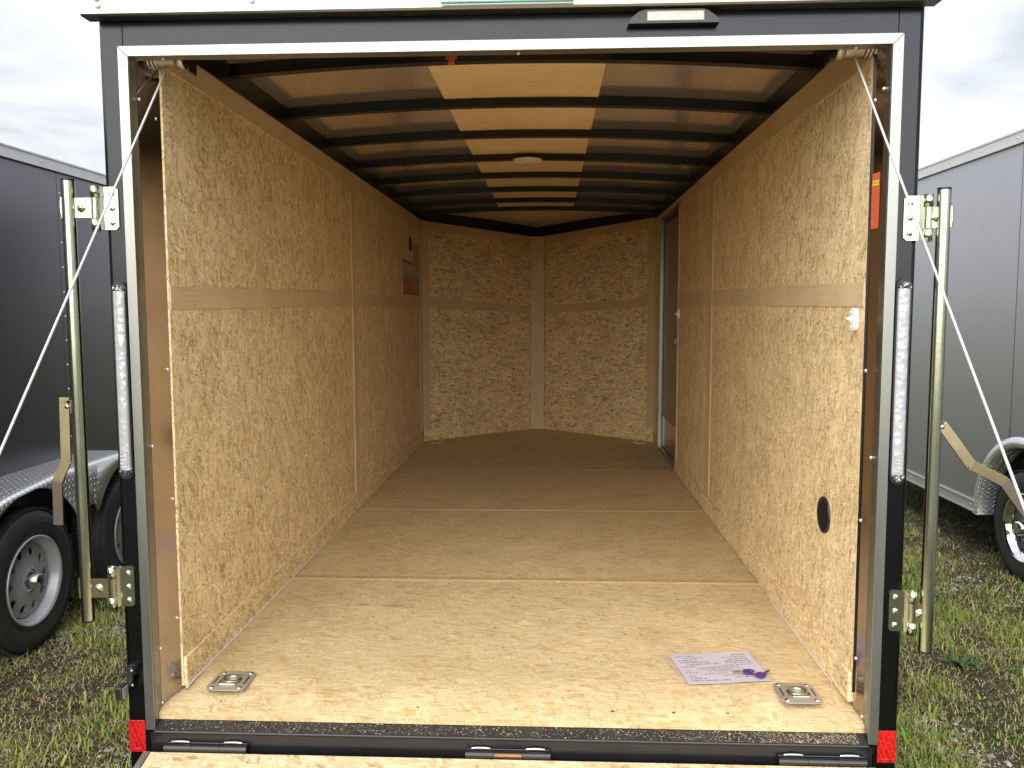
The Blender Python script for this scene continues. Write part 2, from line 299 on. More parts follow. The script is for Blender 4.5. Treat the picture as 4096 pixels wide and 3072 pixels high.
# ---------------------------------------------------------------- mesh builder
class MB:
    def __init__(s): s.v = []; s.f = []; s.sm = []; s.uv = {}
    def add(s, vs, fs, smooth=False, uvs=None):
        o = len(s.v); s.v += [tuple(p) for p in vs]
        for i, f in enumerate(fs):
            if uvs: s.uv[len(s.f)] = uvs[i]
            s.f.append(tuple(o+k for k in f)); s.sm.append(smooth)
        return s
    def box(s, x0, x1, y0, y1, z0, z1):
        x0, x1 = sorted((x0, x1)); y0, y1 = sorted((y0, y1)); z0, z1 = sorted((z0, z1))
        v = [(x, y, z) for z in (z0, z1) for y in (y0, y1) for x in (x0, x1)]
        return s.add(v, [(0, 2, 3, 1), (4, 5, 7, 6), (0, 1, 5, 4), (2, 6, 7, 3), (0, 4, 6, 2), (1, 3, 7, 5)])
    def hexa(s, b, t):   # bottom 4 pts, top 4 pts, same winding (ccw from above)
        return s.add(list(b)+list(t), [(3, 2, 1, 0), (4, 5, 6, 7), (0, 1, 5, 4), (1, 2, 6, 5), (2, 3, 7, 6), (3, 0, 4, 7)])
    def prism(s, prof, y0, y1, axis='y', smooth=False):   # profile polygon in the other two axes
        def P(a, b, c):
            return {'y': (a, c, b), 'x': (c, a, b), 'z': (a, b, c)}[axis]
        n = len(prof)
        a = [P(p[0], p[1], y0) for p in prof]; b = [P(p[0], p[1], y1) for p in prof]
        s.add(a+b, [(i, (i+1) % n, n+(i+1) % n, n+i) for i in range(n)], smooth)
        s.add(a, [tuple(range(n))]); s.add(b, [tuple(reversed(range(n)))])
        return s
    def frame(s, d):
        d = Vector(d).normalized(); u = d.orthogonal().normalized(); return u, d.cross(u)
    def cyl(s, p0, p1, r, r1=None, n=20, caps=True):
        p0, p1 = Vector(p0), Vector(p1); r1 = r if r1 is None else r1; u, w_ = s.frame(p1-p0)
        c = [(math.cos(2*math.pi*i/n), math.sin(2*math.pi*i/n)) for i in range(n)]
        a = [p0+(u*x+w_*y)*r for x, y in c]; b = [p1+(u*x+w_*y)*r1 for x, y in c]
        s.add(a+b, [(i, (i+1) % n, n+(i+1) % n, n+i) for i in range(n)], True)
        if caps: s.add(a, [tuple(reversed(range(n)))]); s.add(b, [tuple(range(n))])
        return s
    def revolve(s, c, ax, prof, n=48, smooth=True):   # prof: (along axis, radius)
        c = Vector(c); ax = Vector(ax).normalized(); u, w_ = s.frame(ax); vs = []
        for h, r in prof:
            for i in range(n):
                a = 2*math.pi*i/n; vs.append(c+ax*h+(u*math.cos(a)+w_*math.sin(a))*r)
        fs = [(j*n+i, j*n+(i+1) % n, (j+1)*n+(i+1) % n, (j+1)*n+i) for j in range(len(prof)-1) for i in range(n)]
        return s.add(vs, fs, smooth)
    def torus(s, c, ax, R_, r, n=32, m=8):
        prof = [(r*math.sin(2*math.pi*k/m), R_+r*math.cos(2*math.pi*k/m)) for k in range(m+1)]
        return s.revolve(c, ax, prof, n)
    def dome(s, c, ax, r, h, n=12, rings=4):
        prof = [(h*math.sin(math.pi/2*k/rings), r*math.cos(math.pi/2*k/rings)) for k in range(rings)]+[(h, .0002)]
        return s.revolve(c, ax, prof, n)
    def tube(s, pts, r, n=8):
        pts = [Vector(p) for p in pts]; vs = []
        for k, p in enumerate(pts):
            d = (pts[min(k+1, len(pts)-1)]-pts[max(k-1, 0)]); u, w_ = s.frame(d)
            if k and u.dot(pu) < 0: u, w_ = -u, -w_
            pu = u
            vs += [p+(u*math.cos(2*math.pi*i/n)+w_*math.sin(2*math.pi*i/n))*r for i in range(n)]
        fs = [(j*n+i, j*n+(i+1) % n, (j+1)*n+(i+1) % n, (j+1)*n+i) for j in range(len(pts)-1) for i in range(n)]
        s.add(vs, fs, True); s.add(vs[:n], [tuple(range(n))]); s.add(vs[-n:], [tuple(range(n))]); return s
    def build(s, name, mat, parent=None, grain='x', bevel=0, unit_uv=None, origin=None):
        me = bpy.data.meshes.new(name)
        vs = np.array(s.v, dtype=float)
        c = np.array(origin if origin is not None else vs.mean(0))
        me.from_pydata((vs-c).tolist(), [], s.f); me.update()
        for p, sm in zip(me.polygons, s.sm): p.use_smooth = sm
        uvl = me.uv_layers.new(name='UVMap'); off = (random.uniform(0, 40), random.uniform(0, 40))
        gi = 'xyz'.index(grain)
        for p in me.polygons:
            if p.index in s.uv:
                for li, q in zip(p.loop_indices, s.uv[p.index]): uvl.data[li].uv = q
                continue
            nrm = [abs(a) for a in p.normal]; ni = nrm.index(max(nrm)); ax = [i for i in range(3) if i != ni]
            if gi in ax: a0 = gi; a1 = [i for i in ax if i != gi][0]
            else: a0, a1 = ax
            for li in p.loop_indices:
                co = me.vertices[me.loops[li].vertex_index].co
                uvl.data[li].uv = (co[a0]+off[0], co[a1]+off[1]+ni*3)
        me.materials.append(MATS[mat])
        o = bpy.data.objects.new(name, me); COL.objects.link(o)
        o['_w'] = [float(x) for x in c]
        if parent is not None:
            o.parent = parent; pw = parent['_w']; o.location = [c[i]-pw[i] for i in range(3)]
        else: o.location = c
        if bevel:
            md = o.modifiers.new('bevel', 'BEVEL'); md.width = bevel; md.segments = 2; md.limit_method = 'ANGLE'; md.angle_limit = R(40)
        return o
def thing(name, label, cat, loc, group=None):
    o = bpy.data.objects.new(name, None); COL.objects.link(o); o.location = loc; o['_w'] = [float(x) for x in loc]
    o['label'] = label; o['category'] = cat; o.empty_display_size = .1
    if group: o['group'] = group
    return o
def dup(o, world, parent=None):
    c = o.copy(); COL.objects.link(c); parent = parent or o.parent; c.parent = parent
    pw = parent['_w'] if parent else (0, 0, 0); c.location = [world[i]-pw[i] for i in range(3)]; c['_w'] = [float(x) for x in world]
    return c
def quad_plate(pts, t, name, mat, parent, grain='z', unit=False, bevel=0):
    """thin plate through 4 points; t = thickness vector towards the back"""
    b = MB(); P = [Vector(p) for p in pts]; t = Vector(t); B = [p+t for p in P]
    fs = [(0, 1, 2, 3), (7, 6, 5, 4), (0, 4, 5, 1), (1, 5, 6, 2), (2, 6, 7, 3), (3, 7, 4, 0)]
    uv = [[(0, 0), (1, 0), (1, 1), (0, 1)]]+[[(0, 0)]*4]*5 if unit else None
    b.add(P+B, fs, False, uv); return b.build(name, mat, parent, grain, bevel)
def text_mesh(txt, size, mat, parent, origin, xdir, ydir, name='lettering'):
    cu = bpy.data.curves.new(name, 'FONT'); cu.body = txt; cu.size = size; cu.align_x = 'CENTER'; cu.align_y = 'CENTER'; cu.resolution_u = 2
    tmp = bpy.data.objects.new('tmp', cu); COL.objects.link(tmp); bpy.context.view_layer.update()
    me = bpy.data.meshes.new_from_object(tmp.evaluated_get(bpy.context.evaluated_depsgraph_get())); COL.objects.unlink(tmp); bpy.data.objects.remove(tmp)
    me.name = name; o = bpy.data.objects.new(name, me); COL.objects.link(o); me.materials.clear(); me.materials.append(MATS[mat])
    x = Vector(xdir).normalized(); y = Vector(ydir).normalized(); z = x.cross(y); M = Matrix((x, y, z)).transposed().to_4x4()
    o.parent = parent; o.matrix_local = Matrix.Translation(Vector(origin)-Vector(parent['_w'])) @ M
    return o

# ---------------------------------------------------------------- ground
GZ = -.57
n = 140
def gh(x, y): return .025*math.sin(x*1.7+.6)*math.cos(y*1.3)+.012*math.sin(x*4.1+y*3.3)
xs = np.concatenate([np.array([-900, -300, -100, -40, -18]), np.linspace(-9, 9, n), np.array([18, 40, 100, 300, 900])])
ys = np.concatenate([np.array([-900, -300, -100, -40, -18]), np.linspace(-9, 12, n), np.array([18, 40, 100, 300, 900])])
gv = [(x, y, GZ+(gh(x, y) if abs(x) < 9 and abs(y) < 12 else 0)) for y in ys for x in xs]
k = len(xs)
g = MB().add(gv, [(j*k+i, j*k+i+1, (j+1)*k+i+1, (j+1)*k+i) for j in range(len(ys)-1) for i in range(k-1)], True)
go = g.build('ground', 'ground', origin=(0, 0, 0)); go['kind'] = 'structure'

# ---------------------------------------------------------------- the open cargo trailer
T = thing('cargo_trailer', 'dark grey enclosed cargo trailer in the middle, its ramp door open showing the wood-lined inside', 'trailer', (0, 0, GZ))
XL, YN, YA, ZA = -.945, 4.75, 5.87, -.045
def xr(y): return .966+.019*max(0, min(1, (y-.07)/4.7))
WT = 1.832
# floor
def floor_board(y0, y1, z0a=0., z1a=0., zoff=0.):
    b = MB(); t = .018
    b.hexa([(-.985, y0, z0a-t+zoff), (.995, y0, z0a-t+zoff), (.995, y1, z1a-t+zoff), (-.985, y1, z1a-t+zoff)], [(-.985, y0, z0a+zoff), (.995, y0, z0a+zoff), (.995, y1, z1a+zoff), (-.985, y1, z1a+zoff)])
    return b
b = MB(); t = .02
X0, X1 = -.984, .984
top = [(.02, -.040), (.06, -.023), (.10, -.011), (.15, -.003), (.22, 0), (1.108, 0)]
vs = []
for y, z in top: vs += [(X0, y, z), (X1, y, z), (X0, y, z-t), (X1, y, z-t)]
nt_ = len(top)
fs = []
for k_ in range(nt_-1):
    o = 4*k_; fs += [(o, o+1, o+5, o+4), (o+2, o+6, o+7, o+3), (o, o+4, o+6, o+2), (o+1, o+3, o+7, o+5)]
b.add(vs, [f for f in fs if f[1] == f[0]+1], True); b.add(vs, [f for f in fs if f[1] != f[0]+1]); b.add(vs, [(0, 2, 3, 1), (4*nt_-4, 4*nt_-3, 4*nt_-1, 4*nt_-2)])
b.build('floor_board', 'osb_floor', T, 'x')
MB().box(-.984, .99, 1.1085, 1.1115, -.019, -.0035).build('floor_joint', 'zinc_dark', T); MB().box(-.984, .99, 2.3305, 2.3335, -.019, -.005).build('floor_joint', 'zinc_dark', T); MB().box(-.984, .99, 3.5505, 3.5535, -.019, -.006).build('floor_joint', 'zinc_dark', T)
for y_, zz in ((1.108, 0), (2.330, -.0025), (3.550, -.004)):
    MB().box(-.94, .965, y_-.020, y_-.0005, zz-.001, zz+.0006).build('board_lip', 'osb_floor_pale', T, 'x')
    MB().box(-.94, .965, y_+.0045, y_+.036, zz-.0045, zz-.0016).build('board_edge', 'osb_floor_tan', T, 'x')
floor_board(1.112, 2.330, zoff=-.0025).build('floor_board', 'osb_floor', T, 'x', .001)
floor_board(2.334, 3.550, zoff=-.004).build('floor_board', 'osb_floor', T, 'x', .001)
b = MB(); P = [(-.985, 3.554), (1.0, 3.554), (1.0, 4.77), (0, YA+.02), (-.985, 4.76)]; Z = [0, 0, 0, ZA, 0]
b.add([(p[0], p[1], z-.001) for p, z in zip(P, Z)], [(0, 1, 2, 4), (2, 3, 4)]); b.add([(p[0], p[1], z-.02) for p, z in zip(P, Z)], [(4, 3, 2, 1, 0)])
b.build('floor_board', 'osb_floor', T, 'x')
# screw heads and knots of the floor
scr = MB().dome((0, 0, 0), (0, 0, 1), .005, .001, 10, 2).build('floor_screw', 'zinc_dark', T, origin=(0, 0, 0))
scr.location = (-.82, .06, -.024-GZ)
for x in (-.55, -.25, .03, .30, .47, .62, .88): dup(scr, (x, .055+random.uniform(-.004, .004), -.0265))
for y in (.9, 2.1, 3.3):
    for x in (-.6, 0, .6): dup(scr, (x+random.uniform(-.05, .05), y, .0))
def smudge(cx_, cy2, lx, ly, n_=14, mat='smudge'):
    pts = []
    for k_ in range(n_):
        a = 2*math.pi*k_/n_; q = random.uniform(.55, 1); pts.append((cx_+lx*q*math.cos(a), cy2+ly*q*math.sin(a), .0008))
    MB().add([(cx_, cy2, .0008)]+pts, [(0, 1+k_, 1+(k_+1) % n_) for k_ in range(n_)]).build('scuff_mark', mat, T)
simple('smudge', (.42, .32, .22), .6, 0, 0, .3); simple('knot', (.08, .045, .02), .6)
smudge(-.575, .80, .035, .010); smudge(-.46, .79, .055, .009); smudge(-.40, .775, .03, .006); smudge(-.42, .93, .03, .005)
for p_ in ((-.065, .585, .009, .005), (-.28, 1.05, .010, .005), (.72, .52, .007, .004), (-.02, 1.75, .02, .006), (.13, .33, .005, .003), (.45, 1.62, .014, .005)): smudge(*p_, 9, 'knot')
# under floor frame + rear sill
MB().box(-.985, .985, .021, .30, -.20, -.062).box(-1.0, 1.0, .3, 4.7, -.16, -.022).build('underframe', 'black_paint', T)
b = MB(); b.prism([(.021, -.062), (-.012, -.078), (-.012, -.083), (.021, -.083)], -.982, .982, 'x'); b.build('sill_ledge', 'sill_black', T)
MB().cyl((-.983, -.010, -.082), (.983, -.010, -.082), .0045, n=10).build('sill_edge', 'black_paint', T)
MB().box(-.995, .995, -.010, .02, -.33, -.084).build('sill_face', 'black_paint', T)
# ramp hinges on the sill
hm = None
for cxh in (-.833, .010, .858):
    for kx, nm in ((-.078, 'a'), (0, 'b'), (.078, 'c')):
        if hm is None:
            hm = MB().cyl((-.0385, 0, 0), (.0385, 0, 0), .011, n=16).build('hinge_knuckle', 'black_paint', T, origin=(0, 0, 0))
            hm.location = (cxh+kx, -.024, -.121-GZ)
        else: dup(hm, (cxh+kx, -.024, -.121))
    MB().box(cxh-.115, cxh+.115, -.016, -.011, -.125, -.108).build('hinge_leaf', 'black_paint', T, bevel=.002)
    for s in (-1, 1):
        MB().tube([(cxh+s*.075-.025, -.016, -.107), (cxh+s*.075-.01, -.018, -.1045), (cxh+s*.075+.01, -.018, -.1045), (cxh+s*.075+.025, -.016, -.107)], .003, 6).build('weld_bead', 'steel', T)
MB().box(-.028, .048, -.0365, -.0345, -.1195, -.1125).build('rust_mark', 'rust', T, bevel=.0008)
# ramp door
RA, RB = (-.035, -.128), (-1.88, -.55)
def ramp_slab(x0, x1, z_up, t_, s0=0., s1=1.):
    L = lambda s: (RA[0]+(RB[0]-RA[0])*s, RA[1]+(RB[1]-RA[1])*s+z_up)
    (ya, za), (yb, zb) = L(s0), L(s1)
    return MB().hexa([(x0, yb, zb-t_), (x1, yb, zb-t_), (x1, ya, za-t_), (x0, ya, za-t_)], [(x0, yb, zb), (x1, yb, zb), (x1, ya, za), (x0, ya, za)])
rd = MB().box(0, .01, 0, .01, 0, .01)
ramp_slab(-.985, .975, 0, .02).build('ramp_board', 'osb_ramp', T, 'x')
ramp_slab(-1.005, -.987, .002, .05).build('ramp_edge', 'alu', T, 'y'); ramp_slab(.977, .995, .002, .05).build('ramp_edge', 'alu', T, 'y')
ramp_slab(-1.0, .99, -.021, .03).build('ramp_skin', 'body_paint', T)
# side walls outside
for s in (-1, 1):
    if s < 0: MB().box(-1.066, -.99, .125, YN, -.30, 1.90).build('side_wall', 'body_paint', T, 'z')
    else:
        MB().box(1.0, 1.066, .125, 3.46, -.30, 1.90).build('side_wall', 'body_paint', T, 'z')
        MB().box(1.0, 1.066, 4.42, YN, -.30, 1.90).build('side_wall', 'body_paint', T, 'z')
        MB().box(1.0, 1.066, 3.46, 4.42, -.30, -.01).build('side_wall', 'body_paint', T, 'z'); MB().box(1.0, 1.066, 3.46, 4.42, 1.78, 1.90).build('side_wall', 'body_paint', T, 'z')
b = MB()
for s in (-1, 1):
    a, c = (s*1.066, YN), (0, YN+1.30); q = [a, c, (0, YN+1.24), (s*1.0, YN)]
    if s > 0: q = [q[1], q[0], q[3], q[2]]
    b.hexa([(*p, -.30) for p in q], [(*p, 1.895) for p in q])
b.build('nose_skin', 'body_paint', T, 'z')
# rear corner posts (rounded outer edge)
for s in (-1, 1):
    prof = [(s*1.000, .0), (s*1.052, 0), (s*1.061, .003), (s*1.066, .012), (s*1.067, .125), (s*.992, .125), (s*.992, .045), (s*1.000, .045)]
    MB().prism(prof, -.34, 1.862, 'z').build('corner_post', 'body_paint', T, 'z', .0015)
MB().box(-.9985, .9985, 0, .12, 1.785, 1.862).build('rear_header', 'body_paint', T, 'x', .001)
# metal frame round the opening, mitred
def trim_face(pts): # 4 xz points
    return MB().add([(x, -.005, z) for x, z in pts]+[(x, .001, z) for x, z in pts], [(0, 1, 2, 3), (7, 6, 5, 4), (0, 4, 5, 1), (1, 5, 6, 2), (2, 6, 7, 3), (3, 7, 4, 0)])
A, Bz, Wd = 1.012, 1.787, .027
trim_face([(-A, Bz), (-A+Wd, Bz-Wd), (A-Wd, Bz-Wd), (A, Bz)]).build('opening_trim', 'alu', T, 'x', .001)
trim_face([(-A, -.080), (-A+Wd, -.080), (-A+Wd, Bz-Wd-.0007), (-A, Bz-.0007)]).build('opening_trim', 'alu', T, 'z', .001)
trim_face([(A, Bz-.0007), (A-Wd, Bz-Wd-.0007), (A-Wd, -.080), (A, -.080)]).build('opening_trim', 'alu', T, 'z', .001)
MB().box(-A+Wd, A-Wd, -.004, .036, Bz-Wd, Bz-Wd+.004).build('trim_return', 'alu', T, 'x')
for s in (-1, 1): MB().box(s*(A-Wd-.0005), s*(A-Wd+.004), .0015, .038, -.078, Bz-Wd).build('trim_return', 'alu', T, 'z')
# jamb liners
for s, xa, ya, xb, yb in ((-1, -.9845, .040, -.951, .100), (1, .9845, .036, .971, .076)):
    q = [(xa, ya), (xb, yb), (xb+s*.02, yb+.004), (xa+s*.012, ya+.004)]
    if s > 0: q = q[::-1]
    MB().hexa([(*p, -.055) for p in q], [(*p, 1.80) for p in q]).build('jamb_liner', 'jamb_metal', T, 'z')
    if s > 0: MB().box(xb-.004, xb+.02, yb-.003, yb+.003, .03, 1.80).build('jamb_gap_strip', 'black_rib', T, 'z')  # added black strip: shade of the gap beside the liner, put in as colour
# screws of the jamb
rv = MB().dome((0, 0, 0), (-.35, -1, 0), .0052, .0035, 12).build('jamb_screw', 'steel', T, origin=(0, 0, 0))
rv.location = (-.979, .036, 1.66-GZ)
for z in (.72, .14, -.02): dup(rv, (-.981, .036, z))
for x, z in ((-.960, 1.62), (-.953, .93), (-.953, .56), (-.953, .21)): dup(rv, (x, .088, z))
for z in (1.66, .70, -.02): dup(rv, (.981, .034, z))
for z in (1.64, .93, .52, .13): dup(rv, (.973, .070, z))
for x in (-.90, .04, .90): dup(rv, (x, .015, 1.758))
# wall sheets
def side_plate(side, y0, y1, z0, z1, proud, t, name, mat, grain, z0b=None, z1b=None, bevel=0):
    f = (lambda y: XL) if side < 0 else xr
    xa, xb = f(y0)-side*proud, f(y1)-side*proud
    z0b = z0 if z0b is None else z0b; z1b = z1 if z1b is None else z1b
    p = [(xa, y0, z0), (xb, y1, z0b), (xb, y1, z1b), (xa, y0, z1)]
    if side < 0: p = p[::-1]
    return quad_plate(p, (side*t, 0, 0), name, mat, T, grain, bevel=bevel)
side_plate(-1, .100, 2.278, 0.002, WT, 0, .01, 'wall_panel', 'osb_wall', 'z')
side_plate(-1, 2.284, 4.70, 0.002, WT, 0, .01, 'wall_panel', 'osb_wall', 'z')
side_plate(1, .077, 2.246, 0.002, WT, 0, .01, 'wall_panel', 'osb_wall', 'z')
side_plate(1, 2.252, 3.49, 0.002, WT, 0, .01, 'wall_panel', 'osb_wall', 'z')
side_plate(1, 4.435, 4.74, 0.002, WT, 0, .01, 'wall_panel', 'osb_wall', 'z')
# plywood cover strips
side_plate(-1, .101, 4.70, 1.765, WT, .004, .0035, 'cover_strip', 'ply', 'y', 1.735, WT)
side_plate(1, .078, 3.49, 1.738, WT, .004, .0035, 'cover_strip', 'ply', 'y', 1.770, WT+.01)
side_plate(1, 3.494, 4.74, 1.806, WT+.01, .004, .0035, 'cover_strip', 'ply', 'y', 1.78, WT+.02)
side_plate(-1, .101, 2.275, 1.100, 1.165, .004, .0035, 'cover_strip', 'ply', 'y', 1.115, 1.190)
side_plate(-1, 2.385, 4.64, 1.117, 1.190, .004, .0035, 'cover_strip', 'ply', 'y', 1.122, 1.197)
side_plate(1, .078, 2.245, 1.102, 1.168, .004, .0035, 'cover_strip', 'ply', 'y', 1.118, 1.196)
side_plate(1, 2.385, 3.44, 1.119, 1.196, .004, .0035, 'cover_strip', 'ply', 'y', 1.125, 1.197)
side_plate(1, 4.45, 4.68, 1.127, 1.197, .004, .0035, 'cover_strip', 'ply', 'y')
side_plate(-1, 2.286, 2.382, .095, 1.758, .004, .0035, 'cover_strip', 'ply', 'z')
side_plate(1, 2.255, 2.382, .095, 1.768, .004, .0035, 'cover_strip', 'ply', 'z')
side_plate(1, 3.445, 3.49, .095, 1.80, .005, .0045, 'cover_strip', 'ply', 'z')
side_plate(-1, 4.645, 4.735, .095, 1.83, .005, .0045, 'cover_strip', 'ply', 'z')
side_plate(1, 4.685, 4.765, .095, 1.84, .005, .0045, 'cover_strip', 'ply', 'z')
# kick boards along the floor
side_plate(-1, .1005, 4.735, .001, .088, .011, .0105, 'kick_board', 'osb_wall', 'y', .001, .092, .001)
side_plate(1, .0775, 3.485, .001, .085, .011, .0105, 'kick_board', 'osb_wall', 'y', .001, .092, .001)
MB().tube([(-.932, .09, .003), (-.932, 1.0, .003), (-.932, 2.0, .002)], .003, 6).build('sealant_bead', 'caulk', T)
MB().tube([(.953, .20, .003), (.955, .9, .003)], .0022, 6).build('sealant_bead', 'caulk', T)
# rails at the top of the walls
for s, x in ((-1, XL), (1, .966)):
    xb_ = x if s < 0 else .985
    q = [(x-s*.008, .05), (xb_-s*.008, YN), (s*1.03, YN), (s*1.03, .05)]
    if s > 0: q = q[::-1]
    q = q[::-1]
    MB().hexa([(*p, WT+.001) for p in q], [(*p, 1.925) for p in q]).build('roof_rail', 'black_rib', T, 'y')
# nose walls
def nose(side):
    c = (XL+.003, 4.735) if side < 0 else (.985, 4.765)
    return Vector((*c, 0)), Vector((0, YA, 0))
for side in (-1, 1):
    a, bq = nose(side); d = bq-a; nrm = Vector((-d.y, d.x, 0)).normalized()
    if nrm.y < 0: nrm = -nrm
    def npl(s0, s1, za0, zb0, za1, zb1, proud, t, name, mat, grain, bevel=0):
        """s along wall, z given at corner (a) / apex (b) ends; z at floor follows ZA"""
        def zz(z_c, z_a, s): return z_c+(z_a-z_c)*s
        P0, P1 = a+d*s0-nrm*proud, a+d*s1-nrm*proud
        p = [(P0.x, P0.y, zz(za0, zb0, s0)), (P1.x, P1.y, zz(za0, zb0, s1)), (P1.x, P1.y, zz(za1, zb1, s1)), (P0.x, P0.y, zz(za1, zb1, s0))]
        if side > 0: p = p[::-1]
        return quad_plate(p, nrm*t, name, mat, T, grain, bevel=bevel)
    wc = WT+(.0 if side < 0 else .015)
    npl(0, .97, .02, ZA, wc, 1.785, 0, .01, 'wall_panel', 'osb_nose', 'x')
    npl(.055, .945, wc-.075, 1.715, wc, 1.785, .004, .0035, 'cover_strip', 'ply', 'x')
    npl(.055, .945, 1.122, 1.058, 1.195, 1.130, .004, .0035, 'cover_strip', 'ply', 'x')
    npl(0, .053, .11, ZA+.09, wc, 1.785, .005, .0045, 'cover_strip', 'ply', 'z')
    npl(0.0, .985, -.008, ZA-.008, .095, ZA+.085, .010, .0095, 'kick_board', 'osb_nose', 'x')
    # black rail over the nose wall
    P0, P1 = a-nrm*.012, bq-nrm*.012; Q0, Q1 = a+nrm*.10, bq+nrm*.13
    q = [P0, P1, Q1, Q0]; zb = [wc+.001, 1.786, 1.786, wc+.001]; zt = [1.925, 1.90, 1.90, 1.925]
    if side > 0: q = q[::-1]; zb = zb[::-1]; zt = zt[::-1]
    q = q[::-1]; zb = zb[::-1]; zt = zt[::-1]
    MB().hexa([(p.x, p.y, z) for p, z in zip(q, zb)], [(p.x, p.y, z) for p, z in zip(q, zt)]).build('roof_rail', 'black_rib', T, 'x')
quad_plate([(-.063, 5.782, ZA+.002), (.063, 5.782, ZA+.002), (.063, 5.782, 1.787), (-.063, 5.782, 1.787)], (0, .004, 0), 'cover_strip', 'ply', T, 'z')
# roof
BOW = .039
def zsk(x, y):
    tt = max(0, (y-YN)/1.2); bow = BOW*(1-min(1, abs(x)/.95)**2)*(1-.95*min(1, tt))
    return 1.905-.030*min(1, tt)+bow
NX = 28; b = MB()
ylist = [.05, .6, 1.2, 1.8, 2.4, 3.0, 3.6, 4.2, YN, 5.05, 5.35, 5.65, 5.95]
rows_ = []
for y in ylist:
    hw = 1.06 if y <= YN else 1.06*(1-(y-YN)/1.285)
    rows_.append([(hw*(-1+2*i/NX), y, zsk(hw*(-1+2*i/NX), y)) for i in range(NX+1)])
vv = [p for r_ in rows_ for p in r_]; K = NX+1
b.add(vv, [(j*K+i, j*K+i+1, (j+1)*K+i+1, (j+1)*K+i) for j in range(len(ylist)-1) for i in range(NX)], True)
simple('alu_nose_lit', (.80, .66, .54), .3, .25, 0, .05)  # less metallic copy of the roof metal, imitates a brighter lit nose ceiling
b.build('roof_skin', 'alu_skin', T, 'x')
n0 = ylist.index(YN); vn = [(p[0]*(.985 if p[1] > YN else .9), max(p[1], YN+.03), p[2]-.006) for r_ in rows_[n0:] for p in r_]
MB().add(vn, [(j*K+i, j*K+i+1, (j+1)*K+i+1, (j+1)*K+i) for j in range(len(ylist)-n0-1) for i in range(NX)], True).build('nose_lit_skin', 'alu_nose_lit', T, 'x')  # added second skin just under the roof, only to look brighter
vv2 = [(p[0]*1.012, p[1]+0, p[2]+.012) for p in vv]
MB().add(vv2, [(j*K+i, j*K+i+1, (j+1)*K+i+1, (j+1)*K+i) for j in range(len(ylist)-1) for i in range(NX)], True).build('roof_outer', 'alu_white', T, 'x')
def rib_mb(hw, y=0, h=.036, wy=.013, bow=BOW):
    NR = 24; b = MB(); vs = []
    for i in range(NR+1):
        x = hw*(-1+2*i/NR); z = 1.868+bow*(1-min(1, abs(x)/.95)**2)
        vs += [(x, y-wy, z), (x, y+wy, z), (x, y+wy, z+h), (x, y-wy, z+h)]
    fs = []
    for i in range(NR):
        o = i*4
        fs += [(o, o+4, o+5, o+1), (o+1, o+5, o+6, o+2), (o+3, o+2, o+6, o+7), (o, o+3, o+7, o+4)]
    b.add(vs, fs)
    # lower flange lip
    vs = []
    for i in range(NR+1):
        x = hw*(-1+2*i/NR); z = 1.866+bow*(1-min(1, abs(x)/.95)**2)
        vs += [(x, y-wy-.004, z), (x, y+wy+.012, z), (x, y+wy+.012, z+.003), (x, y-wy-.004, z+.003)]
    b.add(vs, fs); return b
rib = rib_mb(.97).build('roof_rib', 'black_rib', T, 'x', origin=(0, 0, 1.86))
rib.location = (0, .60, 1.86-GZ)
RY = [.60, 1.21, 1.81, 2.42, 3.02, 3.62, 4.20]
for y in RY[1:]: dup(rib, (0, y, 1.86))
MB_ = rib_mb(.95).build('roof_rib', 'black_rib', T, 'x', origin=(0, 0, 1.86)); MB_.location = (0, YN-.03, 1.86-GZ)
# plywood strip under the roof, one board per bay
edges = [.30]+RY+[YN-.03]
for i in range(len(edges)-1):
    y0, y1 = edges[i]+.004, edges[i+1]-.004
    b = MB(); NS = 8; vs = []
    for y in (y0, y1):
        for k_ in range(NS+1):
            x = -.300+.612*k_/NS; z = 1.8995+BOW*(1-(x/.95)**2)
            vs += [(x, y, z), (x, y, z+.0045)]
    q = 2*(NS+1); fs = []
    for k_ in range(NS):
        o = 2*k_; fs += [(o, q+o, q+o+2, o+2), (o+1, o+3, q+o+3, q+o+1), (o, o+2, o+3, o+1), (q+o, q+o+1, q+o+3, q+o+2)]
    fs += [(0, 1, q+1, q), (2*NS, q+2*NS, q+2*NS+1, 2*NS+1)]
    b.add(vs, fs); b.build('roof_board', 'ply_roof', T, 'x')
# rear roof header beam, shading board and wiring
MB().box(-.97, .97, .045, .12, 1.80, 1.87).box(-.97, .97, .12, .44, 1.893, 1.903).build('rear_beam', 'black_rib', T)
b = rib_mb(.97, h=.036).build('roof_rib', 'black_rib', T, 'x', origin=(0, 0, 1.86)); b.location = (0, .30, 1.86-GZ)
MB().revolve((-.168, .30, 1.812), (0, 0, 1), [(0, .001), (0, .009), (.012, .010), (.020, .013), (.035, .013)], 14).box(-.184, -.176, .294, .306, 1.83, 1.85).box(-.160, -.152, .294, .306, 1.83, 1.85).build('wire_connector', 'orange_plastic', T)
MB().tube([(.06, 2.40, 1.901), (.3, 2.395, 1.894), (.6, 2.395, 1.880), (.93, 2.40, 1.862)], .0022, 6).build('lamp_wire', 'black_plastic', T)
# dome lamp
b = MB().revolve((0, 2.395, 1.9045), (0, 0, -1), [(0, .001), (0, .076), (.003, .079), (.009, .078), (.014, .070), (.019, .050), (.023, .025), (.024, .001)], 40)
dl = b.build('dome_lamp', 'lamp_cream', T)
MB().tube([(-.012, 2.372, 1.8815), (-.006, 2.368, 1.875), (.004, 2.368, 1.875), (.012, 2.372, 1.8815)], .0015, 6).build('lamp_switch', 'black_plastic', dl)
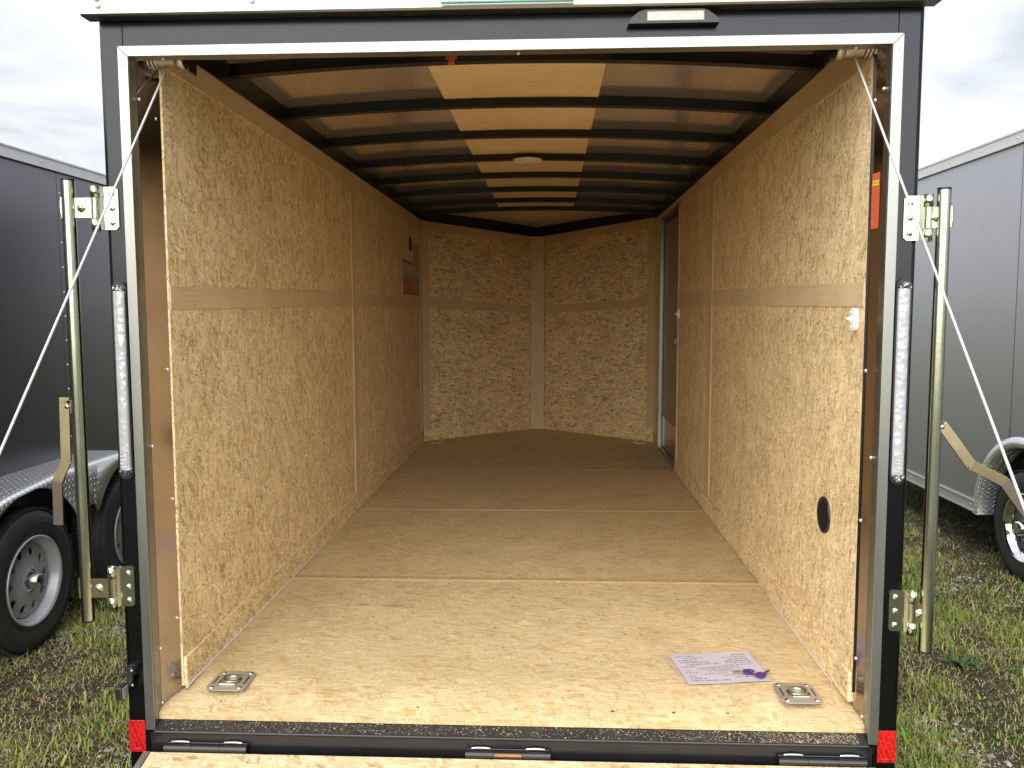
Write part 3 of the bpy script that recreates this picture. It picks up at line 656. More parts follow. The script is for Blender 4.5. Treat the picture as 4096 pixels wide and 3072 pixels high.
# spring drums in the top corners
for s in (-1, 1):
    y_, z_ = .095, 1.792
    dr = MB().cyl((s*.895, y_, z_), (s*.945, y_, z_), .034, n=28).build('cable_drum', 'galv', T)
    MB().revolve((s*.893, y_, z_), (-s, 0, 0), [(-.002, .030), (0, .042), (.022, .042), (.022, .036), (.002, .030), (.002, .001)], 28).build('drum_flange', 'galv', dr)
    cup = MB().cyl((s*.872, y_, z_), (s*.888, y_, z_), .033, n=20).build('drum_hub', 'dark_void', dr)
    for k_ in range(4): MB().torus((s*(.950+.0095*k_), y_, z_), (1, .06, 0), .035+.001*k_, .0042, 28, 8).build('spring_coil', 'galv', dr)
    MB().box(s*.866, s*.871, y_-.012, y_-.004, z_-.032, z_-.022).build('paint_mark', 'orange_plastic', dr)
    MB().box(s*.855, s*.862, y_-.02, y_+.03, z_-.048, z_+.02).build('drum_bracket', 'black_rib', dr)
# lift cables to the ramp
cabL = [(-.928, .100, 1.760), (-1.04, -1.52, -.40)]; cabR = [(.926, .100, 1.760), (1.065, -1.52, -.40)]
for p0, p1 in (cabL, cabR):
    p0, p1 = Vector(p0), Vector(p1); MB().tube([p0+(p1-p0)*(i/24) for i in range(25)], .0030, 8).build('lift_cable', 'cable', T)
# vents
def vent(side, y, z, r):
    x = (XL if side < 0 else xr(y))
    v = MB().revolve((x, y, z), (-side, 0, 0), [(0, r), (.006, r), (.007, r*.93), (.004, r*.86)], 28)
    o = v.build('wall_vent', 'black_plastic', T)
    MB().cyl((x-side*.001, y, z), (x-side*.002, y, z), r*.86, n=28).build('vent_back', 'dark_void', o)
    for k_ in range(-4, 5):
        zz = z+k_*r*.19; hw = math.sqrt(max(0, (r*.84)**2-(zz-z)**2))
        MB().hexa([(x-side*.003, y-hw, zz-.001), (x-side*.007, y-hw, zz-.005), (x-side*.007, y+hw, zz-.005), (x-side*.003, y+hw, zz-.001)], [(x-side*.003, y-hw, zz+.001), (x-side*.007, y-hw, zz-.003), (x-side*.007, y+hw, zz-.003), (x-side*.003, y+hw, zz+.001)]).build('vent_louvre', 'black_plastic', o)
vent(1, .352, .466, .056); vent(-1, 4.19, 1.60, .056)
# posters on the left wall
quad_plate([(XL+.0006, 3.875, 1.207), (XL+.0006, 4.305, 1.21), (XL+.0006, 4.305, 1.468), (XL+.0006, 3.875, 1.466)][::1], (-.0005, 0, 0), 'wall_poster', 'poster_picture', T, unit=True)
quad_plate([(XL+.0008, 4.325, 1.211), (XL+.0008, 4.62, 1.214), (XL+.0008, 4.62, 1.622), (XL+.0008, 4.325, 1.615)], (-.0006, 0, 0), 'wall_poster', 'poster_notice', T, unit=True)
# white door hook / switch on the right wall, and one by the side door
def hook(y, z0, z1, w_):
    x = xr(y); h = z1-z0; b = MB()
    NP = 10; prof = [(y+w_*math.cos(a), z1-w_+w_*math.sin(a)) for a in [math.pi*k/NP for k in range(NP+1)]]+[(y-w_*math.cos(a), z0+w_-w_*math.sin(a)) for a in [math.pi*k/NP for k in range(NP+1)]]
    b.prism(prof, x-.001, x-.016, 'x'); o = b.build('light_switch', 'white_plastic', T, 'z', .003)
    MB().prism([(x-.016, z0+h*.32), (x-.016, z0+h*.68), (x-.021, z0+h*.62), (x-.034, z0+h*.55), (x-.022, z0+h*.46)], y-.004, y+.004, 'y').build('switch_lever', 'white_plastic', o, bevel=.001)
    for zz in (z0+.012, z1-.012): MB().dome((x-.016, y, zz), (-1, 0, 0), .004, .003, 10).build('screw_head', 'white_plastic', o)
hook(.130, 1.035, 1.099, .016); hook(3.405, 1.036, 1.098, .016)
# warning sticker on right jamb
a_, b_ = Vector((.9845, .036)), Vector((.971, .076)); dd = (b_-a_); nn = Vector((-.947, -.32))*.0012
p = [a_+dd*.85+nn, a_+dd*.15+nn]
st = quad_plate([(p[0].x, p[0].y, 1.306), (p[1].x, p[1].y, 1.308), (p[1].x, p[1].y, 1.452), (p[0].x, p[0].y, 1.450)], (.0004, .0002, 0), 'warning_label', 'sticker_orange', T, unit=True)
simple('label_yellow', (.65, .55, .06), .5); simple('label_ink', (.06, .09, .02), .5)
p2 = [a_+dd*.78+nn*1.5, a_+dd*.22+nn*1.5]
quad_plate([(p2[0].x, p2[0].y, 1.418), (p2[1].x, p2[1].y, 1.419), (p2[1].x, p2[1].y, 1.432), (p2[0].x, p2[0].y, 1.431)], (.0003, .0001, 0), 'label_band', 'label_yellow', st)
pm = a_+dd*.5+nn*1.9
text_mesh('WARNING', .0062, 'label_ink', st, (pm.x, pm.y, 1.425), (-dd.x, -dd.y, 0), (0, 0, 1))
# side door
dX = 1.003
dr_ = quad_plate([(dX, 3.50, .035), (dX, 4.385, .035), (dX, 4.385, 1.775), (dX, 3.50, 1.775)][::-1], (.02, 0, 0), 'side_door', 'door_skin', T, 'z')
MB().box(dX-.004, dX-.001, 3.52, 4.36, .045, .272).build('kick_plate', 'kick_plate', dr_, 'y')
MB().box(dX-.02, dX-.001, 3.545, 3.66, .832, .925).build('door_latch', 'black_plastic', dr_, bevel=.003)
MB().box(dX-.024, dX-.0205, 3.585, 3.61, .862, .895).build('latch_button', 'steel', dr_)
MB().box(dX-.022, dX-.0205, 3.56, 3.65, .836, .852).build('latch_mark', 'red_plastic', dr_)
MB().box(dX-.006, dX-.0005, 4.345, 4.375, .03, 1.77).box(dX-.006, dX-.0005, 3.50, 4.345, 1.742, 1.768).box(dX-.006, dX-.0005, 3.50, 4.345, .035, .044).build('door_seal', 'black_plastic', dr_)
MB().box(.974, 1.004, 4.385, 4.405, .004, 1.80).box(.978, 1.0035, 3.492, 4.385, .004, .030).box(.978, 1.0035, 3.492, 4.385, 1.776, 1.80).build('door_frame', 'alu', T, 'z', .001)
MB().box(.973, .975, 4.408, 4.432, .004, 1.80).build('door_flange', 'ply', T, 'z')
MB().box(.976, 1.0, 3.484, 3.4925, .004, 1.80).build('door_flange', 'alu', T, 'z')
MB().box(1.03, 1.06, 3.44, 4.44, -.02, 1.86).build('side_door_outer', 'body_paint', T)
# tie-down rings
def tie_ring(cx_, cy2, w_, d_, sk=0, z=.002):
    r_ = .022; pts = []
    for qx, qy, a0 in ((1, 1, 0), (-1, 1, 90), (-1, -1, 180), (1, -1, 270)):
        for k_ in range(6):
            a = R(a0+18*k_); pts.append((cx_+qx*(w_-r_)+r_*math.cos(a), cy2+qy*(d_-r_)+r_*math.sin(a)))
    ci = .039; inner = []
    b = MB(); n_ = len(pts)
    for px_, py_ in pts:
        a = math.atan2(py_-cy2, px_-cx_); inner.append((cx_+ci*math.cos(a), cy2+ci*math.sin(a)))
    b.add([(x, y, z+.0015) for x, y in pts]+[(x, y, z+.0045) for x, y in inner]+[(x, y, z-.001) for x, y in pts], [(i, (i+1) % n_, n_+(i+1) % n_, n_+i) for i in range(n_)]+[(2*n_+i, 2*n_+(i+1) % n_, (i+1) % n_, i) for i in range(n_)])
    o = b.build('tie_down_ring', 'steel', T, origin=(cx_, cy2, z))
    prof = [(.0045, .039), (.002, .036), (-.008, .030), (-.011, .022), (-.009, .012), (-.0085, .0005)]
    pan = MB().revolve((cx_, cy2, z+.0), (0, 0, 1), [(h*.35+.0015, r) for h, r in prof], 28).build('ring_pan', 'steel', o)
    MB().torus((cx_, cy2+.002, z+.004), (0, .10, 1), .026, .0045, 28, 8).build('pull_ring', 'zinc', o)
    MB().box(cx_-.024, cx_+.024, cy2-.038, cy2-.024, z+.0045, z+.0085).build('ring_clip', 'zinc', o, bevel=.002)
    for qx in (-1, 1):
        for qy in (-1, 1): MB().dome((cx_+qx*(w_-.016), cy2+qy*(d_-.016), z+.002), (0, 0, 1), .0085, .004, 12).build('screw_head', 'chrome', o)
        MB().box(cx_+qx*(w_-.012)-.0018, cx_+qx*(w_-.012)+.0018, cy2-.024, cy2+.024, z+.0022, z+.0035).build('ring_slot', 'dark_void', o)
for cx_, cy2 in ((-.818, .137), (.832, .124), (-.825, 4.66), (.865, 4.70)): tie_ring(cx_, cy2, .057, .064)

# ------------------------------------------------ outside fittings on the rear frame
# drip cap and roof trim
b = MB().prism([(-.0015, 1.850), (-.044, 1.850), (-.050, 1.854), (-.049, 1.862), (-.030, 1.866), (-.0015, 1.868)][::-1], -1.083, 1.083, 'x')
b.build('drip_cap', 'alu', T, 'x')
MB().prism([(-.030, 1.8665), (-.032, 1.96), (-.020, 1.985), (.03, 1.99), (.03, 1.8665)][::-1], -1.078, 1.078, 'x').build('roof_trim', 'alu_white', T, 'x', .002)
for x, z in ((-1.045, 1.880), (-1.047, 1.897), (-.64, 1.885), (.70, 1.89), (1.03, 1.89)):
    MB().dome((x, -.031, z), (0, -1, 0), .0075, .004, 12).build('trim_screw', 'steel', T)
tl = MB().box(-.205, .235, -.068, -.0515, 1.8585, 1.925).build('clearance_lamp', 'clear_lens', T, bevel=.003)
MB().box(-.150, .180, -.064, -.056, 1.8595, 1.8630).build('lamp_circuit', 'pcb', tl)
for k_ in range(12): MB().dome((-.17+.033*k_, -.068, 1.885), (0, -1, 0), .010, .004, 12).build('lamp_lens', 'clear_lens', tl)
# work light bar on the header
b = MB(); prof = [(.318, 1.8125), (.548, 1.8125), (.540, 1.826), (.520, 1.841), (.505, 1.847), (.362, 1.847), (.345, 1.841), (.326, 1.826)]
b.prism(prof[::-1], -.001, -.030, 'y'); lb = b.build('work_light', 'black_plastic', T, bevel=.003)
MB().box(.365, .508, -.0345, -.0305, 1.8175, 1.8415).build('light_lens', 'clear_lens', lb)
MB().box(.367, .506, -.0315, -.0303, 1.819, 1.840).build('light_backing', 'lamp_backing', lb)
for k_ in range(9):
    c_ = (.377+.0148*k_, -.0318, 1.8295)
    MB().torus(c_, (0, 1, 0), .0055, .0011, 16, 6).build('led_ring', 'led', lb); MB().dome(c_, (0, -1, 0), .0035, .0015, 10, 2).build('led', 'led', lb)
# tail lamps
def tail_lamp(s):
    cx_ = s*1.034; zb, zt = .640, 1.170; w_ = .0155
    def cap(z0, sg):
        pr = [(cx_+w_*math.cos(a), z0+sg*w_*1.0*math.sin(a)) for a in [math.pi*k/10 for k in range(11)]]
        return pr
    base = MB(); rim = w_+.004
    pr = [(cx_+rim*math.cos(math.pi*k/12), zt-w_+rim*math.sin(math.pi*k/12)) for k in range(13)]+[(cx_-rim*math.cos(math.pi*k/12), zb+w_-rim*math.sin(math.pi*k/12)) for k in range(13)]
    base.prism(pr, -.0012, -.008, 'y'); o = base.build('tail_lamp', 'black_plastic', T, 'z', .0015)
    NS = 8; vs = []
    for z in (zb+.022, zt-.022):
        for k_ in range(NS+1):
            a = math.pi*k_/NS; vs.append((cx_-w_*math.cos(a), -.0085-.008*math.sin(a), z))
    MB().add(vs, [(i, i+1, NS+2+i, NS+1+i) for i in range(NS)], True).build('lamp_lens', 'tail_lens', o, 'z')
    for z0, sg in ((zt-.0205, 1), (zb+.0205, -1)):
        prf = cap(z0, sg); 
        if sg < 0: prf = prf[::-1]
        MB().prism(prf, -.008, -.0155, 'y').build('lamp_end', 'tail_end', o, bevel=.003)
    for k_ in range(15):
        MB().torus((cx_-s*.003, -.0158, zt-.045-.0295*k_), (0, 1, 0), .0065, .0008, 14, 5).build('led_ring', 'tail_lens', o)
    for k_ in range(5):
        MB().box(cx_-.011, cx_+.009, -.0175, -.0160, zb+.028+.010*k_, zb+.0335+.010*k_).build('lens_prism', 'tail_lens', o)
    MB().box(cx_-s*.004+.010, cx_-s*.004+.0125, -.0150, -.0135, zb+.03, zt-.03).build('lens_rib', 'alu', o)
tail_lamp(-1); tail_lamp(1)
# red reflectors
for s, x0, x1, z0, z1 in ((-1, -1.062, -1.0145, -.146, -.054), (1, 1.0115, 1.060, -.131, -.041)):
    o = MB().box(x0, x1, -.0026, -.001, z0, z1).build('red_reflector', 'reflector_red', T, 'z', .0006)
    simple('print_grey', (.5, .2, .2), .5) if s < 0 else None
    text_mesh('SAE A DOT', .0042, 'print_grey', o, ((x0+x1)/2, -.0031, z0+.010), (1, 0, 0), (0, 0, 1))
# small black door holdback on the left post
hb = MB().box(-1.050, -1.030, -.014, -.001, .085, .112).cyl((-1.040, -.001, .1), (-1.040, -.022, .1), .012, n=16).build('door_holdback', 'black_plastic', T, bevel=.002)
MB().hexa([(-1.052, -.028, .058), (-1.036, -.028, .058), (-1.036, -.012, .058), (-1.052, -.012, .058)], [(-1.046, -.024, .108), (-1.032, -.024, .108), (-1.032, -.012, .108), (-1.046, -.012, .108)]).build('holdback_arm', 'black_plastic', hb, bevel=.002)
MB().box(-1.066, -1.046, -.062, -.026, .030, .068).build('holdback_block', 'black_plastic', hb, bevel=.005)
MB().box(-1.0455, -1.0435, -.058, -.030, .034, .064).build('holdback_pad', 'steel', hb)
for z in (.100, .058): MB().dome((-1.036, -.0225, z), (0, -1, 0), .004, .003, 10).build('screw_head', 'steel', hb)

# lock bars (hinged zinc pipes)
def lock_bar(s, zt, zb, hz, ax_, arm):
    xh = s*1.083; yb = -.022
    bar = MB().cyl((ax_, yb, zb), (ax_, yb, zt), .0168, n=32).build('lock_bar', 'zinc', T, 'z')
    MB().cyl((ax_, yb, zt), (ax_, yb, zt+.006), .0166, n=24).cyl((ax_, yb, zb-.005), (ax_, yb, zb), .0160, n=24).build('end_plug', 'black_plastic', bar)
    for z0, z1 in hz:
        h = z1-z0
        pts = [(s*1.066, z0), (s*1.035, z0), (s*1.027, z0+.008), (s*1.027, z1-.008), (s*1.035, z1), (s*1.066, z1)]
        hp = MB().prism(pts if s < 0 else pts[::-1], -.001, -.0045, 'y'); hp = hp.build('hinge_plate', 'zinc', T, 'z', .001)
        MB().prism([(s*1.064, -.001), (s*1.074, -.010), (s*1.080, -.014), (s*1.080, -.011), (s*1.072, -.0045), (s*1.064, -.0045+.006)], z0, z1, 'z').build('hinge_bend', 'zinc', hp)
        for za, zc in ((z0-.004, z0+h*.26), (z0+h*.74, z1+.002)): MB().revolve((xh, yb+.006, za), (0, 0, 1), [(0, .0075), (0, .0115), (zc-za, .0115), (zc-za, .0075), (0, .0075)], 22).build('hinge_barrel', 'zinc', hp)
        MB().cyl((xh, yb+.006, z0+h*.27), (xh, yb+.006, z0+h*.73), .0100, n=22).build('hinge_pin', 'zinc', hp)
        # swinging leaf to the bar with a dimple
        x1_, x2_ = xh+s*.008, ax_-s*.012
        lf = MB().box(x1_, x2_, yb-.001, yb+.003, z0+h*.27, z0+h*.73).build('hinge_leaf', 'zinc_yellow' if z0 < .6 else 'zinc', bar, 'z')
        xm = (xh+ax_)/2
        MB().revolve((xm, yb-.001, z0+h*.5), (0, -1, 0), [(0, .012), (.003, .0085), (.0032, .006), (.0052, .0058), (.0055, .001)], 20).build('leaf_dimple', 'zinc', lf)
        MB().tube([(ax_+s*.0175, yb-.004, z0+h*.27), (ax_+s*.0185, yb-.006, z0+h*.5), (ax_+s*.0175, yb-.004, z0+h*.74)], .0045, 7).build('weld_tab', 'zinc', bar)
        for k_ in range(3): 
            zz = z0+h*(.16+.34*k_)
            sc_ = MB().dome((s*1.043, -.0045, zz), (0, -1, 0), .0078, .0052, 16).build('plate_screw', 'chrome', hp)
            MB().cyl((s*1.043-.001, -.0094, zz), (s*1.043-.001, -.0100, zz), .0022, n=6).build('screw_socket', 'zinc_dark', hp)
    # clevis and folding handle
    (cx_, cz_), segs = arm
    cl = MB().cyl((cx_, yb-.010, cz_), (cx_, yb-.006, cz_), .0165, n=24).box(min(cx_, ax_-s*-.0), max(cx_, ax_), yb-.010, yb-.006, cz_-.0165, cz_+.0165).build('handle_clevis', 'zinc_yellow', bar)
    MB().dome((cx_, yb-.0105, cz_), (0, -1, 0), .0065, .003, 14).build('clevis_rivet', 'zinc', cl)
    MB().tube([(ax_+s*.0165, yb-.008, cz_-.017), (ax_+s*.0165, yb-.009, cz_+.018)], .0035, 6).build('weld_bead', 'zinc', cl)
    hd = None
    for k_, (p0, p1, mt) in enumerate(segs):
        p0, p1 = Vector((p0[0], p0[2], p0[1])), Vector((p1[0], p1[2], p1[1])); d = (p1-p0).normalized()
        side = Vector((0, 1, 0)).cross(d).normalized()*.0135; th = d.cross(side).normalized()*.0035
        q = [p0-side-th, p0+side-th, p0+side+th, p0-side+th]; r_ = [p1-side-th, p1+side-th, p1+side+th, p1-side+th]
        hd_ = MB().hexa(q, r_).build('lock_handle', mt, bar, 'z', .0008)
lock_bar(-1, 1.437, .244, ((1.311, 1.424), (.277, .390)), -1.152, ((-1.178, .838), [((-1.186, .862, -.028), (-1.186, .689, -.034), 'zinc_yellow'), ((-1.186, .690, -.034), (-1.212, .632, -.036), 'zinc_yellow'), ((-1.212, .633, -.036), (-1.214, .514, -.036), 'zinc_dark')]))
lock_bar(1, 1.394, .195, ((1.270, 1.383), (.238, .350)), 1.118, ((1.133, .792), [((1.133, .798, -.030), (1.209, .694, -.034), 'zinc_yellow'), ((1.208, .695, -.034), (1.295, .651, -.036), 'zinc_yellow'), ((1.293, .652, -.036), (1.36, .560, -.038), 'zinc_dark')]))

# ---------------------------------------------------------------- things lying on the floor
D = thing('document_sleeve', 'clear plastic sleeve with printed white sheet on the wood floor near the right corner', 'papers', (.635, .285, .001))
c4 = [(.472, .371), (.522, .157), (.789, .201), (.772, .413)]; p4 = [(.502, .376), (.531, .162), (.779, .199), (.757, .411)]
NSX, NSY = 10, 8
def bil(c, u, v): 
    a = [c[1][i]*(1-u)+c[2][i]*u for i in (0, 1)]; b_ = [c[0][i]*(1-u)+c[3][i]*u for i in (0, 1)]
    return [a[i]*(1-v)+b_[i]*v for i in (0, 1)]
def sheet(c, z, amp):
    b = MB(); vs = []; uvs = []
    for j in range(NSY+1):
        for i in range(NSX+1):
            x, y = bil(c, i/NSX, j/NSY); vs.append((x, y, z+amp*(math.sin(i*1.1+j*.7)+math.sin(j*1.3-i*.4))+amp*2))
    fs = []
    for j in range(NSY):
        for i in range(NSX):
            a = j*(NSX+1)+i; fs.append((a, a+1, a+NSX+2, a+NSX+1)); uvs.append([(i/NSX, j/NSY), ((i+1)/NSX, j/NSY), ((i+1)/NSX, (j+1)/NSY), (i/NSX, (j+1)/NSY)])
    return b.add(vs, fs, True, uvs)
# print runs across the short side
sheet([p4[0], p4[1], p4[2], p4[3]], .0022, .0007).build('printed_sheet', 'printed_paper', D)
sheet(c4, .0048, .0008).build('clear_sleeve', 'sleeve', D)
Kt = thing('key_set', 'two small keys with purple plastic heads lying on the plastic document sleeve', 'keys', (.745, .24, .008))
def key(cx_, cy2, ang, dark=False):
    ca, sa = 1.3*math.cos(ang), 1.3*math.sin(ang); P = lambda u, v: (cx_+u*ca-v*sa, cy2+u*sa+v*ca)
    pr = [P(-.013, -.008), P(-.005, -.0115), P(.009, -.0105), P(.013, -.004), P(.013, .006), P(.006, .0115), P(-.008, .010), P(-.013, .006)]
    o = MB().prism(pr, .0085, .0125, 'z').build('key_head', 'purple_plastic', Kt, bevel=.0012)
    MB().prism([P(-.013, -.003), P(-.013, .003), P(-.036, .0025), P(-.039, 0), P(-.036, -.0025), P(-.03, -.0035), P(-.022, -.0025)], .0095, .0110, 'z').build('key_blade', 'chrome' if not dark else 'zinc_dark', o)
key(.722, .244, .05); key(.752, .222, -2.35+math.pi*0, True)
MB().torus((.736, .240, .012), (.2, .1, 1), .009, .0006, 24, 6).build('key_ring', 'steel', Kt)

# sawdust on the sill and chips
def scatter_tris(n_, fx, fy, fz, size, cols, name, mat, kind, label=None):
    x = fx(n_); y = fy(n_); z = fz(x, y)
    ang = rng.uniform(0, 6.28, n_); s = size(n_); V = np.zeros((n_, 4, 3))
    for k_, (da, rr) in enumerate(((0, 1), (1.9, .5), (3.1, .9), (4.7, .6))):
        V[:, k_, 0] = x+np.cos(ang+da)*s*rr; V[:, k_, 1] = y+np.sin(ang+da)*s*rr*.8; V[:, k_, 2] = z+rng.uniform(0, .6, n_)*s*.5
    return V, cols(n_)
def mesh_from_quads(name, V, C, mat, kind='stuff', label=None, category=None):
    n_ = V.shape[0]; m_ = V.shape[1]
    me = bpy.data.meshes.new(name); me.vertices.add(n_*m_); me.vertices.foreach_set('co', V.reshape(-1).astype(np.float32))
    me.loops.add(n_*m_); me.loops.foreach_set('vertex_index', np.arange(n_*m_, dtype=np.int32))
    me.polygons.add(n_); me.polygons.foreach_set('loop_start', np.arange(0, n_*m_, m_, dtype=np.int32)); me.polygons.foreach_set('loop_total', np.full(n_, m_, dtype=np.int32))
    me.update(calc_edges=True)
    ca = me.color_attributes.new('tint', 'FLOAT_COLOR', 'POINT'); cc = np.ones((n_, m_, 4), dtype=np.float32); cc[:, :, :3] = C[:, None, :] if C.ndim == 2 else C
    ca.data.foreach_set('color', cc.reshape(-1))
    me.materials.append(MATS[mat]); o = bpy.data.objects.new(name, me); COL.objects.link(o)
    if kind: o['kind'] = kind
    if label: o['label'] = label
    if category: o['category'] = category
    return o
def dcol(n_):
    t_ = rng.uniform(0, 1, (n_, 1)); return np.array([[.62, .50, .28]])*(1-t_)+np.array([[.75, .70, .55]])*t_
def sx(n_):
    u = rng.uniform(-.97, .97, int(n_*.6)); v = .96-np.abs(rng.normal(0, .22, n_-int(n_*.6))); return np.concatenate([u, np.clip(v, -.97, .965)])
Vs, Cs = scatter_tris(3000, sx, lambda n_: rng.uniform(-.010, .020, n_), lambda x, y: -.078+(y+.012)*.485+.0003, lambda n_: rng.gamma(2., .00055, n_)+.0005, dcol, '', '', '')
mesh_from_quads('sawdust', Vs, Cs, 'chips', 'stuff', 'pale sawdust and wood crumbs scattered along the black rear sill', 'sawdust')
V2, C2 = scatter_tris(14, lambda n_: rng.uniform(-.5, .6, n_), lambda n_: rng.uniform(.9, 3.0, n_), lambda x, y: 0*x+.001, lambda n_: rng.uniform(.003, .007, n_), dcol, '', '', '')
mesh_from_quads('wood_crumbs', V2, C2, 'chips', 'stuff', 'few pale wood crumbs on the inside floor', 'crumbs')

# ---------------------------------------------------------------- neighbouring trailers
def wheel(T_, c, out, tyre_r, rim_r, wdt, rimmat, centremat, nholes, hubmat, lug, chrome=False):
    """c centre of outer face; out = +-1 direction (x) the outer face looks"""
    c = Vector(c); ax = Vector((out, 0, 0)); h = wdt
    prof = [(-h, rim_r), (-h+.005, rim_r+.02), (-h+.003, tyre_r*.86), (-h+.02, tyre_r-.012), (-h*.72, tyre_r-.002), (-h*.5, tyre_r), (-h*.28, tyre_r-.002), (-.022, tyre_r-.010), (-.006, tyre_r-.030), (.004, tyre_r*.86), (.003, rim_r+.030), (-.004, rim_r+.008), (-.010, rim_r)]
    wh = bpy.data.objects.new('wheel', None); COL.objects.link(wh); wh.parent = T_; wh['_w'] = list(c); wh.location = [c[i]-T_['_w'][i] for i in range(3)]; wh.empty_display_size = .1
    ty = MB().revolve(c, ax, prof, 72); ty.torus(c+ax*.0035, ax, tyre_r*.80, .0018, 72, 5).torus(c+ax*.003, ax, rim_r+.020, .0022, 72, 5)
    # tread blocks
    nb = 84
    for rowo, hh in ((0, .030), (.5, .075), (0, .120), (.5, .165)):
        for k_ in range(nb):
            a = 2*math.pi*(k_+rowo)/nb; da = 2*math.pi/nb*.36
            rr0, rr1 = tyre_r-.006, tyre_r+.0035 if .05 < hh < .15 else tyre_r+.001
            def pt(h_, a_, r_): return (c.x-out*h_, c.y+math.cos(a_)*r_, c.z+math.sin(a_)*r_)
            h0, h1 = hh-.017, hh+.017
            ty.hexa([pt(h0, a-da, rr0), pt(h1, a-da+.01, rr0), pt(h1, a+da+.01, rr0), pt(h0, a+da, rr0)], [pt(h0, a-da, rr1), pt(h1, a-da+.01, rr1), pt(h1, a+da+.01, rr1), pt(h0, a+da, rr1)])
    ty.build('tyre', 'rubber', wh)
    rp = [(-.012, rim_r+.004), (.004, rim_r+.006), (.006, rim_r-.002), (-.006, rim_r-.012), (-.018, rim_r-.016), (-.030, rim_r-.026), (-.045, rim_r-.030), (-.058, rim_r-.034), (-.16, rim_r-.034)]
    rm = MB().revolve(c, ax, rp, 64).build('rim', rimmat, wh)
    # centre disc with round holes
    ro, ri = rim_r-.034, .062; rc = ro-.040; hr = .0215; dz = -.045; NSE = 24; b = MB()
    u_, w_ = Vector((0, 1, 0)), Vector((0, 0, 1))
    def P(r_, a, z_): return c+ax*z_+(u_*math.cos(a)+w_*math.sin(a))*r_
    sec = 2*math.pi/nholes
    def zdish(r_): return dz+.020*max(0, 1-((r_-ri)/(rc+.02-ri)))*(1 if r_ > ri else 1)
    for s_ in range(nholes):
        a0 = s_*sec; outer = []; inn = []
        cxy = (rc, 0)
        for k_ in range(NSE):
            th = 2*math.pi*k_/NSE; dx, dy = math.cos(th), math.sin(th)
            best = 1e9
            lim = rc*sec/2
            for (num, den) in ((ro-rc, dx), (ri-rc, dx), (lim, dy), (-lim, dy)):
                if abs(den) > 1e-9 and num/den > 0: best = min(best, num/den)
            rr, tt = rc+dx*best, dy*best/rc
            outer.append(P(rr, a0+tt, zdish(rr))); rr2, tt2 = rc+dx*hr, dy*hr/rc; inn.append(P(rr2, a0+tt2, zdish(rr2)))
        back = [p-ax*.012 for p in inn]
        b.add(outer+inn+back, [(k_, (k_+1) % NSE, NSE+(k_+1) % NSE, NSE+k_) for k_ in range(NSE)]+[(NSE+k_, NSE+(k_+1) % NSE, 2*NSE+(k_+1) % NSE, 2*NSE+k_) for k_ in range(NSE)])
    b.revolve(c, ax, [(zdish(ri), ri), (zdish(ri)+.004, ri-.006), (zdish(ri)+.004, .038), (zdish(ri)-.02, .036)], 48)
    b.build('wheel_disc', centremat, wh)
    MB().revolve(c, ax, [(-.085, .001), (-.085, rim_r-.035)], 32).build('brake_drum', 'dark_void', wh)
    if chrome:
        MB().revolve(c, ax, [(-.03, .047), (.020, .044), (.034, .036), (.036, .030), (.030, .001)], 36).build('hub_cap', 'chrome', wh)
    else:
        MB().revolve(c, ax, [(-.03, .033), (.022, .031), (.026, .026), (.020, .020), (.018, .001)], 32).build('hub_cap', hubmat, wh)
        MB().cyl(c+ax*.018, c+ax*.0195, .012, n=20).build('hub_plug', 'dark_void', wh)
    for k_ in range(lug):
        a = 2*math.pi*(k_+.3)/lug; MB().cyl(P(.068 if chrome else .052, a, -.028), P(.068 if chrome else .052, a, -.004), .0105, .008, n=6).build('lug_nut', 'chrome', wh)
    return wh

# left neighbour
L_ = thing('cargo_trailer', 'dark charcoal enclosed trailer at the left edge with silver tread-plate fender over two wheels', 'trailer', (-3.6, 2.0, GZ))
XW = -2.62
b = MB().box(XW-2.0, XW-.003, -2.6, 6.6, -.15, 1.86); b.build('trailer_body', 'body_paint_dark', L_, 'z')
ys_ = [-2.6, -1.2, 0.0, 1.18, 2.40, 3.62, 4.84, 6.6]
for i in range(len(ys_)-1): MB().box(XW-.004, XW+(0 if i % 2 else .0012), ys_[i]+.0006, ys_[i+1]-.0006, -.14, 1.868).build('side_panel', 'body_paint_dark', L_, 'z')
rvt = MB().dome((0, 0, 0), (1, 0, 0), .0075, .005, 10, 3).build('panel_screw', 'steel', L_, origin=(0, 0, 0)); rvt.location = (XW+.001+3.6, 2.425-2.0, 1.75-GZ)
for k_ in range(1, 12): dup(rvt, (XW+.001, 2.425, 1.75-.137*k_))
MB().box(XW-.02, XW+.012, -2.6, 6.6, 1.868, 1.925).box(XW-.02, XW+.022, -2.6, 6.6, 1.864, 1.874).box(XW-.02, XW+.018, -2.6, 6.6, 1.921, 1.930).build('top_trim', 'alu_white', L_, 'y')
for k_ in range(9): dup(rvt, (XW+.012, .94+.407*k_+.5, 1.897))
# roof
MB().box(XW-2.0, XW-.02, -2.6, 6.6, 1.86, 1.925).build('roof', 'alu_white', L_)
